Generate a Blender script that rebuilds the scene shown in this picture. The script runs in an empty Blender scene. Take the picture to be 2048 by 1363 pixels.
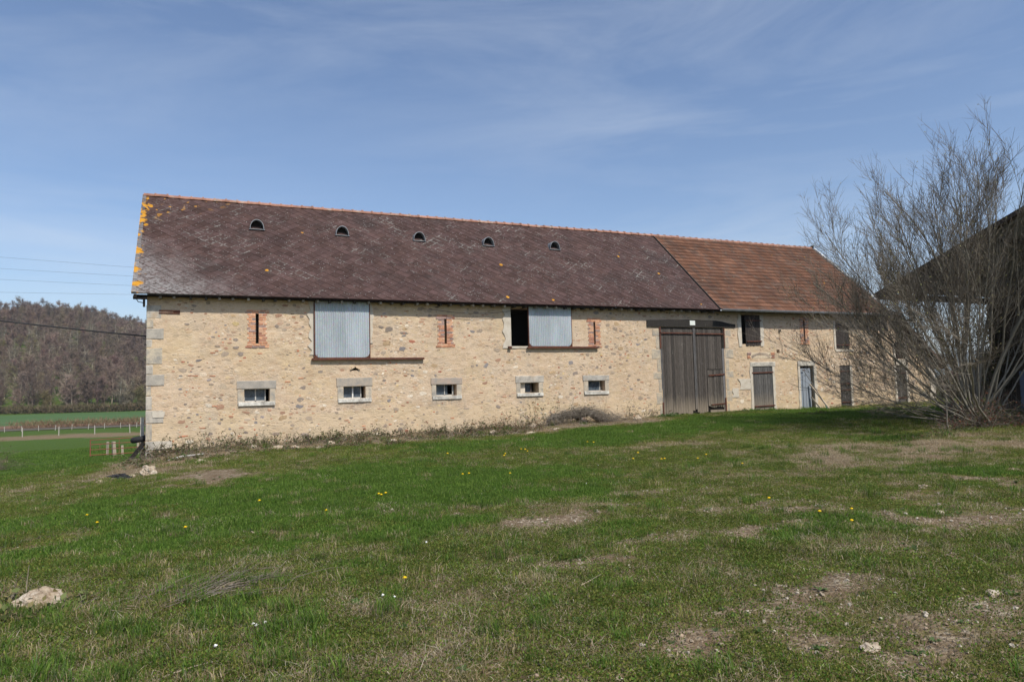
import bpy, math, random
import numpy as np
from mathutils import Vector, Matrix
R = math.radians
random.seed(7); rng = np.random.default_rng(7)
scene = bpy.context.scene

# ------------------------------------------------------------------ camera
cam_d = bpy.data.cameras.new('camera'); cam = bpy.data.objects.new('camera', cam_d)
scene.collection.objects.link(cam); scene.camera = cam
CAM = Vector((1.34, -24.0, 1.65))
cam_d.sensor_width = 36.0; cam_d.lens = 36.0 * 1393.24 / 2048
cam_d.clip_start = 0.1; cam_d.clip_end = 9000
rr = Vector((0.91003714, -0.41370579, -0.02607526)); uu = Vector((-0.00363026, -0.07085522, 0.99748)); ff = Vector((0.41451082, 0.90764919, 0.06598274))
cam.matrix_world = Matrix(((rr.x, uu.x, -ff.x, CAM.x), (rr.y, uu.y, -ff.y, CAM.y), (rr.z, uu.z, -ff.z, CAM.z), (0, 0, 0, 1)))

# ------------------------------------------------------------------ world, sun, exposure
SUN_AZ, SUN_EL = R(14), R(51.5)          # azimuth measured from the facade's normal towards the right
HAZE = True
S = Vector((math.sin(SUN_AZ) * math.cos(SUN_EL), -math.cos(SUN_AZ) * math.cos(SUN_EL), math.sin(SUN_EL)))
world = bpy.data.worlds.new('World'); scene.world = world; world.use_nodes = True
wn = world.node_tree; wn.nodes.clear()
def wnode(t, **k):
    n = wn.nodes.new(t)
    for a, b in k.items(): setattr(n, a, b)
    return n
wo = wnode('ShaderNodeOutputWorld'); bg = wnode('ShaderNodeBackground'); sky = wnode('ShaderNodeTexSky', sky_type='NISHITA')
sky.sun_disc = False; sky.sun_elevation = SUN_EL; sky.sun_rotation = math.atan2(S.x, S.y)
sky.altitude = 250; sky.air_density = 1.0; sky.dust_density = 1.2; sky.ozone_density = 2.0
bg.inputs['Strength'].default_value = 0.125
tc = wnode('ShaderNodeTexCoord'); mp = wnode('ShaderNodeMapping'); mp.inputs['Scale'].default_value = (0.9, 0.9, 5.2); mp.inputs['Rotation'].default_value = (0.25, 0.12, 0.5)
n1 = wnode('ShaderNodeTexNoise'); n1.inputs['Scale'].default_value = 1.7; n1.inputs['Detail'].default_value = 9; n1.inputs['Roughness'].default_value = 0.62; n1.inputs['Distortion'].default_value = 0.7
n2 = wnode('ShaderNodeTexNoise'); n2.inputs['Scale'].default_value = 0.9; n2.inputs['Detail'].default_value = 3
r1 = wnode('ShaderNodeMapRange'); r1.inputs['From Min'].default_value = 0.42; r1.inputs['From Max'].default_value = 0.70
r2 = wnode('ShaderNodeMapRange'); r2.inputs['From Min'].default_value = 0.25; r2.inputs['From Max'].default_value = 0.66
mu = wnode('ShaderNodeMath', operation='MULTIPLY'); mu2 = wnode('ShaderNodeMath', operation='MULTIPLY'); mu2.inputs[1].default_value = 0.42
mixc = wnode('ShaderNodeMix', data_type='RGBA'); mixc.inputs['B'].default_value = (5.6, 6.0, 6.5, 1)
L = wn.links.new
L(tc.outputs['Generated'], mp.inputs['Vector']); L(mp.outputs['Vector'], n1.inputs['Vector']); L(mp.outputs['Vector'], n2.inputs['Vector'])
L(n1.outputs['Fac'], r1.inputs['Value']); L(n2.outputs['Fac'], r2.inputs['Value'])
L(r1.outputs['Result'], mu.inputs[0]); L(r2.outputs['Result'], mu.inputs[1]); L(mu.outputs[0], mu2.inputs[0])
tint = wnode('ShaderNodeMix', data_type='RGBA', blend_type='MULTIPLY'); tint.inputs['Factor'].default_value = 1; tint.inputs['B'].default_value = (.97, .985, 1.03, 1); L(sky.outputs['Color'], tint.inputs['A']); L(tint.outputs['Result'], mixc.inputs['A']); L(mu2.outputs[0], mixc.inputs['Factor']); L(mixc.outputs['Result'], bg.inputs['Color']); L(bg.outputs['Background'], wo.inputs['Surface'])
sun_d = bpy.data.lights.new('sun', 'SUN'); sun = bpy.data.objects.new('sun', sun_d); scene.collection.objects.link(sun)
sun_d.energy = 4.1; sun_d.angle = R(0.53); sun_d.color = (1.0, 0.94, 0.84)
sun.rotation_euler = S.to_track_quat('Z', 'Y').to_euler()
scene.view_settings.view_transform = 'Standard'; scene.view_settings.look = 'None'
scene.view_settings.exposure = 0.2; scene.view_settings.gamma = 1.0; scene.view_settings.use_curve_mapping = False

# ------------------------------------------------------------------ mesh helpers
COL = scene.collection
class MB:
    def __init__(s): s.v = []; s.f = []; s.c = []; s.uv = []; s.n = 0
    def add(s, verts, faces, col=(1, 1, 1), uv=None):
        verts = np.asarray(verts, float).reshape(-1, 3); faces = np.asarray(faces, int)
        s.v.append(verts); s.f.append(faces + s.n); s.n += len(verts)
        c = np.asarray(col, float)
        s.c.append(np.tile(c, (len(faces), 1)) if c.ndim == 1 else c)
        if uv is not None: s.uv.append(np.asarray(uv, float).reshape(-1, 2))
    def box(s, x0, x1, y0, y1, z0, z1, col=(1, 1, 1), jit=0.0):
        v = np.array([(x, y, z) for z in (z0, z1) for y in (y0, y1) for x in (x0, x1)], float)
        if jit: v += rng.normal(0, jit, v.shape)
        s.add(v, [(0, 2, 3, 1), (4, 5, 7, 6), (0, 1, 5, 4), (2, 6, 7, 3), (0, 4, 6, 2), (1, 3, 7, 5)], col)
    def obox(s, c, ax, ay, az, col=(1, 1, 1)):
        c, ax, ay, az = map(lambda q: np.array(q, float), (c, ax, ay, az))
        v = np.array([c + i * ax + j * ay + k * az for k in (-1, 1) for j in (-1, 1) for i in (-1, 1)])
        s.add(v, [(0, 2, 3, 1), (4, 5, 7, 6), (0, 1, 5, 4), (2, 6, 7, 3), (0, 4, 6, 2), (1, 3, 7, 5)], col)
    def beam(s, a, b, w, h, col=(1, 1, 1)):
        a = np.array(a, float); b = np.array(b, float); d = b - a; l = np.linalg.norm(d); d /= l
        up = np.array((0, 0, 1.)) if abs(d[2]) < .9 else np.array((0, 1., 0)); sd = np.cross(d, up); sd /= np.linalg.norm(sd); u2 = np.cross(sd, d)
        s.obox((a + b) / 2, d * l / 2, sd * w / 2, u2 * h / 2, col)
    def tube(s, pts, rad, n=5, col=(1, 1, 1), cap=False):
        p = np.asarray(pts, float); m = len(p); rad = np.broadcast_to(np.asarray(rad, float), (m,))
        t = np.empty_like(p); t[1:-1] = p[2:] - p[:-2]; t[0] = p[1] - p[0]; t[-1] = p[-1] - p[-2]
        t /= np.linalg.norm(t, axis=1)[:, None] + 1e-9
        ref = np.array((0.13, 0.31, 0.94)) if abs(t[0][2]) < .9 else np.array((0.95, 0.3, 0.05))
        a = np.cross(t, ref); a /= np.linalg.norm(a, axis=1)[:, None] + 1e-9; b = np.cross(t, a)
        th = np.arange(n) * 2 * math.pi / n
        v = p[:, None, :] + rad[:, None, None] * (np.cos(th)[None, :, None] * a[:, None, :] + np.sin(th)[None, :, None] * b[:, None, :])
        i = np.arange(m - 1)[:, None] * n; j = np.arange(n)[None, :]; j2 = (j + 1) % n
        f = np.stack([i + j, i + j2, i + n + j2, i + n + j], -1).reshape(-1, 4)
        s.add(v.reshape(-1, 3), f, col)
        if cap:
            for k in (0, m - 1):
                base = v[k]; s.add(np.vstack([base, base.mean(0)]), [(q, (q + 1) % n, n) for q in range(n)], col)
    def blob(s, c, r, seed, nu=14, nv=9, rough=.18, col=(1, 1, 1), flat=0.0):
        g = np.random.default_rng(seed); ph = g.uniform(0, 6.28, 12); fr = g.uniform(1, 4, 12)
        U, V = np.meshgrid(np.arange(nu) * 2 * math.pi / nu, np.linspace(0.03, math.pi - .03, nv))
        x = np.cos(U) * np.sin(V); y = np.sin(U) * np.sin(V); z = np.cos(V)
        d = 1 + sum(rough / 4 * np.sin(fr[k] * (x * math.cos(ph[k]) + y * math.sin(ph[k]) + z * math.cos(ph[k] * 2)) * 2.2 + ph[k]) for k in range(12))
        d += g.normal(0, rough * .22, d.shape)
        P = np.stack([x * d * r[0] + c[0], y * d * r[1] + c[1], np.maximum(z, -1 + flat) * d * r[2] + c[2]], -1).reshape(-1, 3)
        i = np.arange(nv - 1)[:, None] * nu; j = np.arange(nu)[None, :]; j2 = (j + 1) % nu
        s.add(P, np.stack([i + j, i + nu + j, i + nu + j2, i + j2], -1).reshape(-1, 4), col)
    def build(s, name, smooth=False):
        me = bpy.data.meshes.new(name)
        V = np.vstack(s.v); me.vertices.add(len(V)); me.vertices.foreach_set('co', V.ravel())
        ls = [f.ravel() for f in s.f]; tot = np.concatenate([np.full(len(f), f.shape[1]) for f in s.f])
        lv = np.concatenate(ls); me.loops.add(len(lv)); me.loops.foreach_set('vertex_index', lv.astype(np.int32))
        st = np.concatenate([[0], np.cumsum(tot)[:-1]]); me.polygons.add(len(tot))
        me.polygons.foreach_set('loop_start', st.astype(np.int32))
        try: me.polygons.foreach_set('loop_total', tot.astype(np.int32))
        except Exception: pass
        me.polygons.foreach_set('use_smooth', np.full(len(tot), bool(smooth)))
        me.update(calc_edges=True)
        c = np.vstack(s.c); at = me.attributes.new('Col', 'FLOAT_COLOR', 'FACE')
        at.data.foreach_set('color', np.hstack([c, np.ones((len(c), 1))]).ravel().astype(np.float32))
        if s.uv:
            u = me.uv_layers.new(name='UVMap'); u.data.foreach_set('uv', np.vstack(s.uv).ravel().astype(np.float32))
        return me
def link(o, parent=None):
    COL.objects.link(o)
    if parent is not None: o.parent = parent
    return o
def ob(name, mesh, mat=None, parent=None, smooth=False, **props):
    if isinstance(mesh, MB): mesh = mesh.build(name, smooth)
    if mat is not None and not mesh.materials: mesh.materials.append(mat)
    o = bpy.data.objects.new(name, mesh); link(o, parent)
    for k, v in props.items(): o[k] = v
    return o
def thing(name, label, cat, loc=(0, 0, 0), group=None):
    o = bpy.data.objects.new(name, None); o.empty_display_size = .2; o.location = loc; link(o)
    o['label'] = label; o['category'] = cat
    if group: o['group'] = group
    return o
def part(name, parent, **props):
    o = bpy.data.objects.new(name, None); o.empty_display_size = .1; link(o, parent)
    for k, v in props.items(): o[k] = v
    return o

# ------------------------------------------------------------------ node helpers
class Mat:
    def __init__(s, name, rough=.85, spec=.25):
        s.m = bpy.data.materials.new(name); s.m.use_nodes = True; s.t = s.m.node_tree; s.b = s.t.nodes['Principled BSDF']; s.out = s.t.nodes['Material Output']
        s.b.inputs['Roughness'].default_value = rough; s.b.inputs['Specular IOR Level'].default_value = spec
        g = s.n('ShaderNodeNewGeometry'); s.pos = g.outputs['Position']; s.geo = g
    def n(s, t, **k):
        q = s.t.nodes.new(t)
        for a, b in k.items(): setattr(q, a, b)
        return q
    def l(s, a, b): s.t.links.new(a, b)
    def put(s, sock, v):
        if hasattr(v, 'is_output'): s.l(v, sock)
        elif v is not None:
            if isinstance(v, (tuple, list)) and len(v) == 3 and sock.type == 'RGBA': v = (*v, 1)
            sock.default_value = v
    def mapped(s, scale=(1, 1, 1), vec=None, rot=(0, 0, 0), loc=(0, 0, 0)):
        q = s.n('ShaderNodeMapping'); s.l(vec or s.pos, q.inputs['Vector']); q.inputs['Scale'].default_value = scale; q.inputs['Rotation'].default_value = rot; q.inputs['Location'].default_value = loc
        return q.outputs['Vector']
    def noise(s, scale, detail=4, rough=.55, vec=None, dist=0):
        q = s.n('ShaderNodeTexNoise'); s.l(vec or s.pos, q.inputs['Vector']); q.inputs['Scale'].default_value = scale; q.inputs['Detail'].default_value = detail; q.inputs['Roughness'].default_value = rough; q.inputs['Distortion'].default_value = dist
        return q.outputs['Fac']
    def vor(s, scale, vec=None, feature='F1', rnd=1.0):
        q = s.n('ShaderNodeTexVoronoi', feature=feature); s.l(vec or s.pos, q.inputs['Vector']); q.inputs['Scale'].default_value = scale; q.inputs['Randomness'].default_value = rnd
        return q
    def rng(s, v, a, b, c=0., d=1., smooth=False):
        q = s.n('ShaderNodeMapRange'); q.interpolation_type = 'SMOOTHSTEP' if smooth else 'LINEAR'
        s.put(q.inputs['Value'], v); q.inputs['From Min'].default_value = a; q.inputs['From Max'].default_value = b; q.inputs['To Min'].default_value = c; q.inputs['To Max'].default_value = d
        return q.outputs['Result']
    def mix(s, f, a, b, mode='MIX'):
        q = s.n('ShaderNodeMix', data_type='RGBA', blend_type=mode); s.put(q.inputs['Factor'], f); s.put(q.inputs['A'], a); s.put(q.inputs['B'], b)
        return q.outputs['Result']
    def math(s, op, a, b=0.):
        q = s.n('ShaderNodeMath', operation=op); s.put(q.inputs[0], a); s.put(q.inputs[1], b); return q.outputs[0]
    def ramp(s, f, stops):
        q = s.n('ShaderNodeValToRGB'); s.put(q.inputs['Fac'], f); e = q.color_ramp.elements
        while len(e) < len(stops): e.new(.5)
        for k, (p, c) in enumerate(stops): e[k].position = p; e[k].color = (*c, 1)
        return q.outputs['Color']
    def attr(s, name='Col'):
        return s.n('ShaderNodeAttribute', attribute_name=name).outputs['Color']
    def sep(s, v):
        q = s.n('ShaderNodeSeparateXYZ'); s.l(v, q.inputs[0]); return q.outputs
    def objcol(s): return s.n('ShaderNodeObjectInfo').outputs['Color']
    def objrand(s): return s.n('ShaderNodeObjectInfo').outputs['Random']
    def bump(s, h, dist=.02, strength=1., prev=None):
        q = s.n('ShaderNodeBump'); s.put(q.inputs['Height'], h); q.inputs['Distance'].default_value = dist; q.inputs['Strength'].default_value = strength
        if prev is not None: s.l(prev, q.inputs['Normal'])
        return q.outputs['Normal']
    def fin(s, col=None, nrm=None, rough=None, metal=None):
        if col is not None: s.put(s.b.inputs['Base Color'], col)
        if nrm is not None: s.l(nrm, s.b.inputs['Normal'])
        if rough is not None: s.put(s.b.inputs['Roughness'], rough)
        if metal is not None: s.b.inputs['Metallic'].default_value = metal
        return s.m
def scaled(M, col, f):                       # multiply a colour by a scalar socket
    q = M.n('ShaderNodeCombineXYZ')
    for k in range(3): M.put(q.inputs[k], f)
    return M.mix(1.0, col, q.outputs[0], 'MULTIPLY')

def piece_mat(name, src, rough=.85, nscale=14, namp=.35, bscale=60, bdist=.003, spec=.25, tint=None):
    """one kind of piece: its colour comes from the piece, grain and wear from noise"""
    M = Mat(name, rough, spec); c = M.objcol() if src == 'obj' else M.attr()
    n = M.noise(nscale, 5, .6); c2 = scaled(M, c, M.rng(n, .25, .75, 1 - namp, 1 + namp))
    if tint is not None:
        c2 = M.mix(M.rng(M.noise(nscale * .35, 4), .52, .68, 0, .7), c2, tint)
    return M.fin(c2, M.bump(M.noise(bscale, 4), bdist))

# mortar of the rubble wall
M = Mat('lime mortar', .92, .15)
x, y, z = M.sep(M.pos)
fl = M.mapped((1, 1, 1.75))
big = M.noise(.55, 5, .6); med = M.noise(3.2, 5, .6, fl); fine = M.noise(38, 4, .7)
c = M.ramp(big, [(.30, (.45, .345, .235)), (.5, (.525, .41, .295)), (.72, (.57, .465, .355))])
c = M.mix(M.rng(med, .42, .70, 0, .6), c, (.60, .50, .395))
vs = M.vor(5.6, M.mapped((1, 1, 2.1)))
cellr = M.n('ShaderNodeSeparateColor'); M.l(vs.outputs['Color'], cellr.inputs[0])
stone = M.ramp(cellr.outputs[0], [(.0, (.52, .39, .27)), (.2, (.47, .38, .28)), (.36, (.60, .51, .40)), (.5, (.42, .29, .19)), (.62, (.56, .45, .31)), (.74, (.31, .255, .21)), (.86, (.58, .46, .28)), (.94, (.27, .20, .16)), (1, (.42, .25, .17))])
edge = M.vor(5.6, M.mapped((1, 1, 2.1)), 'DISTANCE_TO_EDGE').outputs['Distance']
cover = M.math('MULTIPLY', M.rng(edge, .07, .16), M.rng(M.noise(2.3, 5, .65), .38, .58, .1, .85))
c = M.mix(cover, c, stone)
vs2 = M.vor(15, M.mapped((1, 1, 1.9), loc=(3, 0, 1)))
cr2 = M.n('ShaderNodeSeparateColor'); M.l(vs2.outputs['Color'], cr2.inputs[0])
c = M.mix(M.math('MULTIPLY', M.rng(vs2.outputs['Distance'], .38, .22), M.rng(cr2.outputs[1], .55, .6, 0, .55)), c, M.ramp(cr2.outputs[0], [(0, (.36, .26, .18)), (.35, (.60, .50, .37)), (.6, (.48, .30, .19)), (.8, (.33, .29, .26)), (1, (.70, .62, .5))]))
c = scaled(M, c, M.rng(fine, .2, .8, .84, 1.14))
cr = M.math('MULTIPLY', M.rng(M.noise(7.5, 6, .72, M.mapped((1, 1, 2.4))), .60, .66), M.rng(M.noise(1.1, 4), .42, .58)); c = M.mix(M.math('MULTIPLY', cr, .6), c, (.22, .165, .12))  # dark noise patches paint shade into shallow crevices
c = M.mix(M.rng(M.noise(.45, 4, .6, M.mapped((1, 1, 1), loc=(5, 0, 3))), .5, .7, 0, .45), c, (.56, .455, .27))
c = M.mix(M.rng(M.noise(.8, 5, .7, M.mapped((1, 1, 1.4), loc=(9, 0, 1))), .52, .68, 0, .5), c, (.44, .375, .30))
c = M.mix(1, c, (1.035, 1.0, .955), 'MULTIPLY')
stn = None
for xc in (3.18, 6.32, 9.64, 12.98, 15.96):
    q_ = M.rng(M.math('ABSOLUTE', M.math('SUBTRACT', x, xc)), .72, .38); stn = q_ if stn is None else M.math('MAXIMUM', stn, q_)
stn = M.math('MULTIPLY', M.math('MULTIPLY', stn, M.math('MULTIPLY', M.rng(z, .9, 1.2), M.rng(z, 1.36, 1.33))), M.rng(M.noise(5, 5, .7, M.mapped((2, 1, .5))), .38, .6)); c = M.mix(M.math('MULTIPLY', stn, .6), c, (.25, .22, .18))
# repointed lower band, damp foot of the wall
band = M.rng(M.math('ADD', z, M.rng(M.noise(.8, 3), .3, .7, -.12, .12)), 1.02, .96)
c = M.mix(M.math('MULTIPLY', band, .42), c, (.57, .45, .29))
foot = M.rng(M.math('ADD', z, M.rng(M.noise(2.2, 4), .25, .75, -.35, .35)), .55, .05)
c = M.mix(M.math('MULTIPLY', foot, .45), c, (.36, .31, .23))
c = M.mix(M.rng(M.noise(.9, 6, .7, M.mapped((1, 1, .35))), .54, .70, 0, .38), c, (.40, .36, .30))
h = M.math('ADD', M.math('MULTIPLY', M.rng(edge, .0, .16, smooth=True), M.rng(M.noise(2.3, 5, .65), .42, .62, .0, .75)), M.math('MULTIPLY', fine, .45))
h = M.math('ADD', h, M.math('MULTIPLY', M.rng(vs2.outputs['Distance'], .1, .6), -.35))
MORTAR = M.fin(c, M.bump(h, .010, .8, M.bump(M.noise(9, 5, .65), .016, .8)))
RUBBLE = piece_mat('rubble stone', 'attr', .9, 22, .30, 70, .006)
QUOIN = Mat('dressed limestone', .9, .15); M = QUOIN
c = M.mix(M.rng(M.noise(4.5, 6, .7), .40, .64), M.attr(), (.30, .28, .25)); c = M.mix(M.rng(M.noise(2.1, 4), .60, .72, 0, .6), c, (.46, .33, .21))
QUOIN = M.fin(scaled(M, c, M.rng(M.noise(45, 4, .7), .2, .8, .86, 1.12)), M.bump(M.noise(30, 5, .7), .008))
PLASTER = Mat('pale cement', .9, .15); M = PLASTER
c = M.mix(M.rng(M.noise(4, 5), .45, .7), (.55, .50, .42), (.46, .40, .32)); PLASTER = M.fin(c, M.bump(M.noise(24, 5, .7), .008))
BRICK = piece_mat('hand made brick', 'obj', .88, 30, .28, 90, .004)
BRICKA = piece_mat('hand made brick joined', 'attr', .88, 30, .28, 90, .004)

# weathered wood: vertical grain
def wood_mat(name, src, foot=None, rough=.82):
    M = Mat(name, rough, .2); c = M.objcol() if src == 'obj' else M.attr()
    g = M.noise(9, 6, .7, M.mapped((6, 6, .45))); g2 = M.noise(70, 3, .6, M.mapped((3, 3, .25)))
    c = scaled(M, c, M.rng(g, .25, .75, .22, 1.05)); c = scaled(M, c, M.rng(g2, .3, .7, .8, 1.2))
    sp = M.rng(M.noise(16, 3, .7, M.mapped((1, 1, .6))), .66, .72, 0, .5); c = M.mix(sp, c, (.30, .28, .26))
    if foot is not None:
        zz = M.sep(M.pos)[2]
        f = M.rng(M.math('ADD', zz, M.rng(M.noise(7, 4, .7, M.mapped((2, 2, .3))), .2, .8, -.35, .3)), foot + .75, foot + .05)
        c = M.mix(M.math('MULTIPLY', f, .75), c, (.27, .225, .17))
    return M.fin(c, M.bump(g, .006, 1, M.bump(g2, .002)))
WOOD = wood_mat('weathered grey planks', 'obj', .35)
WOODU = wood_mat('weathered shutter planks', 'obj')
BLUEWOOD = Mat('faded blue paint', .7, .25); M = BLUEWOOD
g = M.noise(9, 5, .7, M.mapped((5, 5, .4)))
c = M.mix(M.rng(g, .5, .72), (.25, .285, .33), (.19, .20, .22)); c = M.mix(M.rng(M.noise(20, 4), .62, .7, 0, .6), c, (.33, .31, .28)); BLUEWOOD = M.fin(c, M.bump(g, .004))
BEAM = wood_mat('dark old beam', 'attr')
RUST = Mat('rusty iron', .8, .3); M = RUST
RUST = M.fin(M.ramp(M.noise(12, 5, .7), [(.3, (.055, .024, .018)), (.52, (.105, .040, .026)), (.75, (.20, .08, .04))]), M.bump(M.noise(60, 3), .002))
DARK = Mat('dark interior', .95, .05).fin((.022, .019, .017))  # near-black; on sheets behind openings it is painted-in shade
ZINC = Mat('weathered zinc', .5, .5); M = ZINC
ZINC = M.fin(M.mix(M.rng(M.noise(5, 4), .35, .7), (.30, .325, .345), (.20, .215, .23)), M.bump(M.noise(40, 2), .001), None, .35)
GALV = Mat('galvanised corrugated sheet', .55, .4); M = GALV
gx = M.noise(1.1, 5, .65, M.mapped((2.2, 1, .6))); sp = M.vor(45).outputs['Color']
c = M.mix(M.rng(gx, .38, .66), (.42, .47, .50), (.31, .35, .38)); c = M.mix(.12, c, sp); c = M.mix(M.rng(M.noise(3, 5, .7, M.mapped((3, 1, .5))), .62, .75, 0, .4), c, (.42, .44, .45))
GALV = M.fin(M.mix(1, c, M.attr(), 'MULTIPLY'), None, M.rng(gx, .3, .7, .45, .65), .25)
GLASS = Mat('dusty window glass', .22, .5); M = GLASS
GLASS = M.fin(M.mix(M.rng(M.noise(7, 4, .6), .45, .75), (.035, .05, .07), (.10, .125, .15)), None, M.rng(M.noise(9, 3), .3, .7, .12, .5))
WFRAME = piece_mat('grey painted window wood', 'attr', .7, 20, .25, 60, .002)

# brown slates laid as diamonds
def slate_mat(name, src):
    M = Mat(name, .86, .2)
    base = M.objcol() if src == 'obj' else M.attr()
    n = M.noise(1.3, 5, .6); n6 = M.noise(26, 5, .75)
    c = scaled(M, base, M.rng(n, .3, .7, .82, 1.2)); c = scaled(M, c, M.rng(n6, .25, .75, .68, 1.38))
    # pinkish wash streaks running down the slope
    st = M.noise(2.2, 4, .6, M.mapped((2.4, .22, .22))); c = M.mix(M.rng(st, .56, .74, 0, .5), c, (.096, .060, .052))
    # dark moss film
    c = M.mix(M.rng(M.noise(.7, 5, .65, loc_vec(M)), .54, .68, 0, .45), c, (.036, .030, .028))
    # lichen: crusts on the two lower edges of a slate, in drifts, plus loose specks
    if src != 'flat':
        uv = M.n('ShaderNodeUVMap').outputs['UV']; ux, uy, _ = M.sep(uv)
        e1 = M.math('MULTIPLY', M.rng(ux, .22, .09), M.rng(M.noise(2.1, 3, .6, loc_vec(M)), .42, .50)); e2 = M.math('MULTIPLY', M.rng(uy, .22, .09), M.rng(M.noise(1.9, 3, .6), .40, .48)); e = M.math('MAXIMUM', e1, e2)
        drift = M.rng(M.noise(.85, 6, .72), .52, .62); crumb = M.rng(M.noise(13, 4, .7), .40, .56)
        sel = M.math('MULTIPLY', M.math('MULTIPLY', e, drift), crumb)
        c = M.mix(M.math('MULTIPLY', sel, .62), c, (.34, .34, .31))
    v = M.vor(13); pick = M.n('ShaderNodeSeparateColor'); M.l(v.outputs['Color'], pick.inputs[0])
    spot = M.math('MULTIPLY', M.rng(v.outputs['Distance'], .26, .15), M.rng(pick.outputs[0], .70, .72))
    spot = M.math('MULTIPLY', spot, M.rng(M.noise(.8, 3), .35, .6, .3, 1))
    c = M.mix(M.math('MULTIPLY', spot, .75), c, (.36, .36, .345))
    x, y, z = M.sep(M.pos)
    # grey bloom near the lower left corner of the roof
    dx = M.math('ADD', x, M.math('MULTIPLY', M.math('SUBTRACT', z, 4.8), 1.35)); bl = M.rng(M.math('ADD', dx, M.rng(M.noise(1.5, 4), .2, .8, -1.2, 1.2)), 3.4, .4)
    c = M.mix(M.math('MULTIPLY', bl, M.rng(M.noise(11, 5, .75), .38, .58, .1, .85)), c, (.25, .24, .235))
    # orange lichen on the verge and here and there
    lv = M.rng(M.math('ADD', x, M.rng(M.noise(2.4, 4), .25, .75, -.30, .30)), -.18, -.28)
    lv = M.math('MULTIPLY', lv, M.rng(M.noise(2.9, 3, .5), .51, .55))
    v2 = M.vor(1.05); p2 = M.n('ShaderNodeSeparateColor'); M.l(v2.outputs['Color'], p2.inputs[0])
    lo = M.math('MULTIPLY', M.rng(M.math('ADD', v2.outputs['Distance'], M.rng(M.noise(25, 2), 0, 1, -.03, .03)), .085, .065), M.rng(p2.outputs[1], .60, .62))
    upl = M.math('MULTIPLY', M.rng(M.math('ADD', x, M.math('MULTIPLY', z, -2.2)), -16.5, -18.5), M.rng(M.noise(3.5, 3), .60, .63))
    lic = M.math('MAXIMUM', M.math('MAXIMUM', lv, lo), upl)
    c = M.mix(lic, c, M.mix(M.noise(30, 3), (.42, .20, .02), (.55, .27, .03)))
    return M.fin(c, M.bump(n6, .006))
def loc_vec(M): return M.mapped((1, 1, 1), loc=(11, 4, 2))
SLATE_O = slate_mat('brown slate', 'obj'); SLATE_A = slate_mat('brown slate joined', 'attr'); SLATE_F = slate_mat('brown slate bed', 'flat')
SLATE_F.node_tree.nodes['Principled BSDF']
def tile_mat(name, src):
    M = Mat(name, .86, .2); base = M.objcol() if src == 'obj' else M.attr()
    c = scaled(M, base, M.rng(M.noise(.9, 5, .6), .3, .7, .72, 1.25)); c = scaled(M, c, M.rng(M.noise(34, 4, .7), .25, .75, .72, 1.3))
    c = M.mix(M.rng(M.noise(1.7, 5, .7, M.mapped((1.5, .5, .5))), .56, .70, 0, .5), c, (.085, .062, .05))
    v = M.vor(4.2); p = M.n('ShaderNodeSeparateColor'); M.l(v.outputs['Color'], p.inputs[0])
    c = M.mix(M.math('MULTIPLY', M.rng(v.outputs['Distance'], .30, .15), M.rng(p.outputs[0], .84, .86, 0, .55)), c, (.24, .235, .19))
    v = M.vor(1.3); p = M.n('ShaderNodeSeparateColor'); M.l(v.outputs['Color'], p.inputs[0])
    c = M.mix(M.math('MULTIPLY', M.rng(v.outputs['Distance'], .085, .06), M.rng(p.outputs[0], .72, .74)), c, (.40, .19, .03))
    return M.fin(c, M.bump(M.noise(40, 4), .004))
TILE_O = tile_mat('clay tile', 'obj'); TILE_A = tile_mat('clay tile joined', 'attr')

# ------------------------------------------------------------------ ground shape and cover
def vnoise(x, y, seed=0):
    xi = np.floor(x).astype(np.int64); yi = np.floor(y).astype(np.int64); xf = x - xi; yf = y - yi
    def h(a, b):
        n = (a * 374761393 + b * 668265263 + seed * 1442695041) & 0xffffffff
        n = ((n ^ (n >> 13)) * 1274126177) & 0xffffffff
        return ((n ^ (n >> 16)) & 0xffff) / 65535.0
    u = xf * xf * (3 - 2 * xf); v = yf * yf * (3 - 2 * yf)
    return (h(xi, yi) * (1 - u) + h(xi + 1, yi) * u) * (1 - v) + (h(xi, yi + 1) * (1 - u) + h(xi + 1, yi + 1) * u) * v
def fbm(x, y, oct=4, seed=0):
    s = 0; a = .5; t = 0
    for k in range(oct): s = s + a * vnoise(x * 2 ** k, y * 2 ** k, seed + k * 17); t += a; a *= .55
    return s / t
def sstep(a, b, x): t = np.clip((x - a) / (b - a), 0, 1); return t * t * (3 - 2 * t)
BX = [-60, -12, -4, 0, 1.5, 3, 7, 10, 12, 13.4, 16, 19, 22.4, 30, 34, 36.5, 60]
BZ = [-2.6, -1.5, -.62, -.24, -.14, -.04, -.03, .0, .03, .13, .16, .27, .30, .30, .35, .39, .3]
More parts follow.
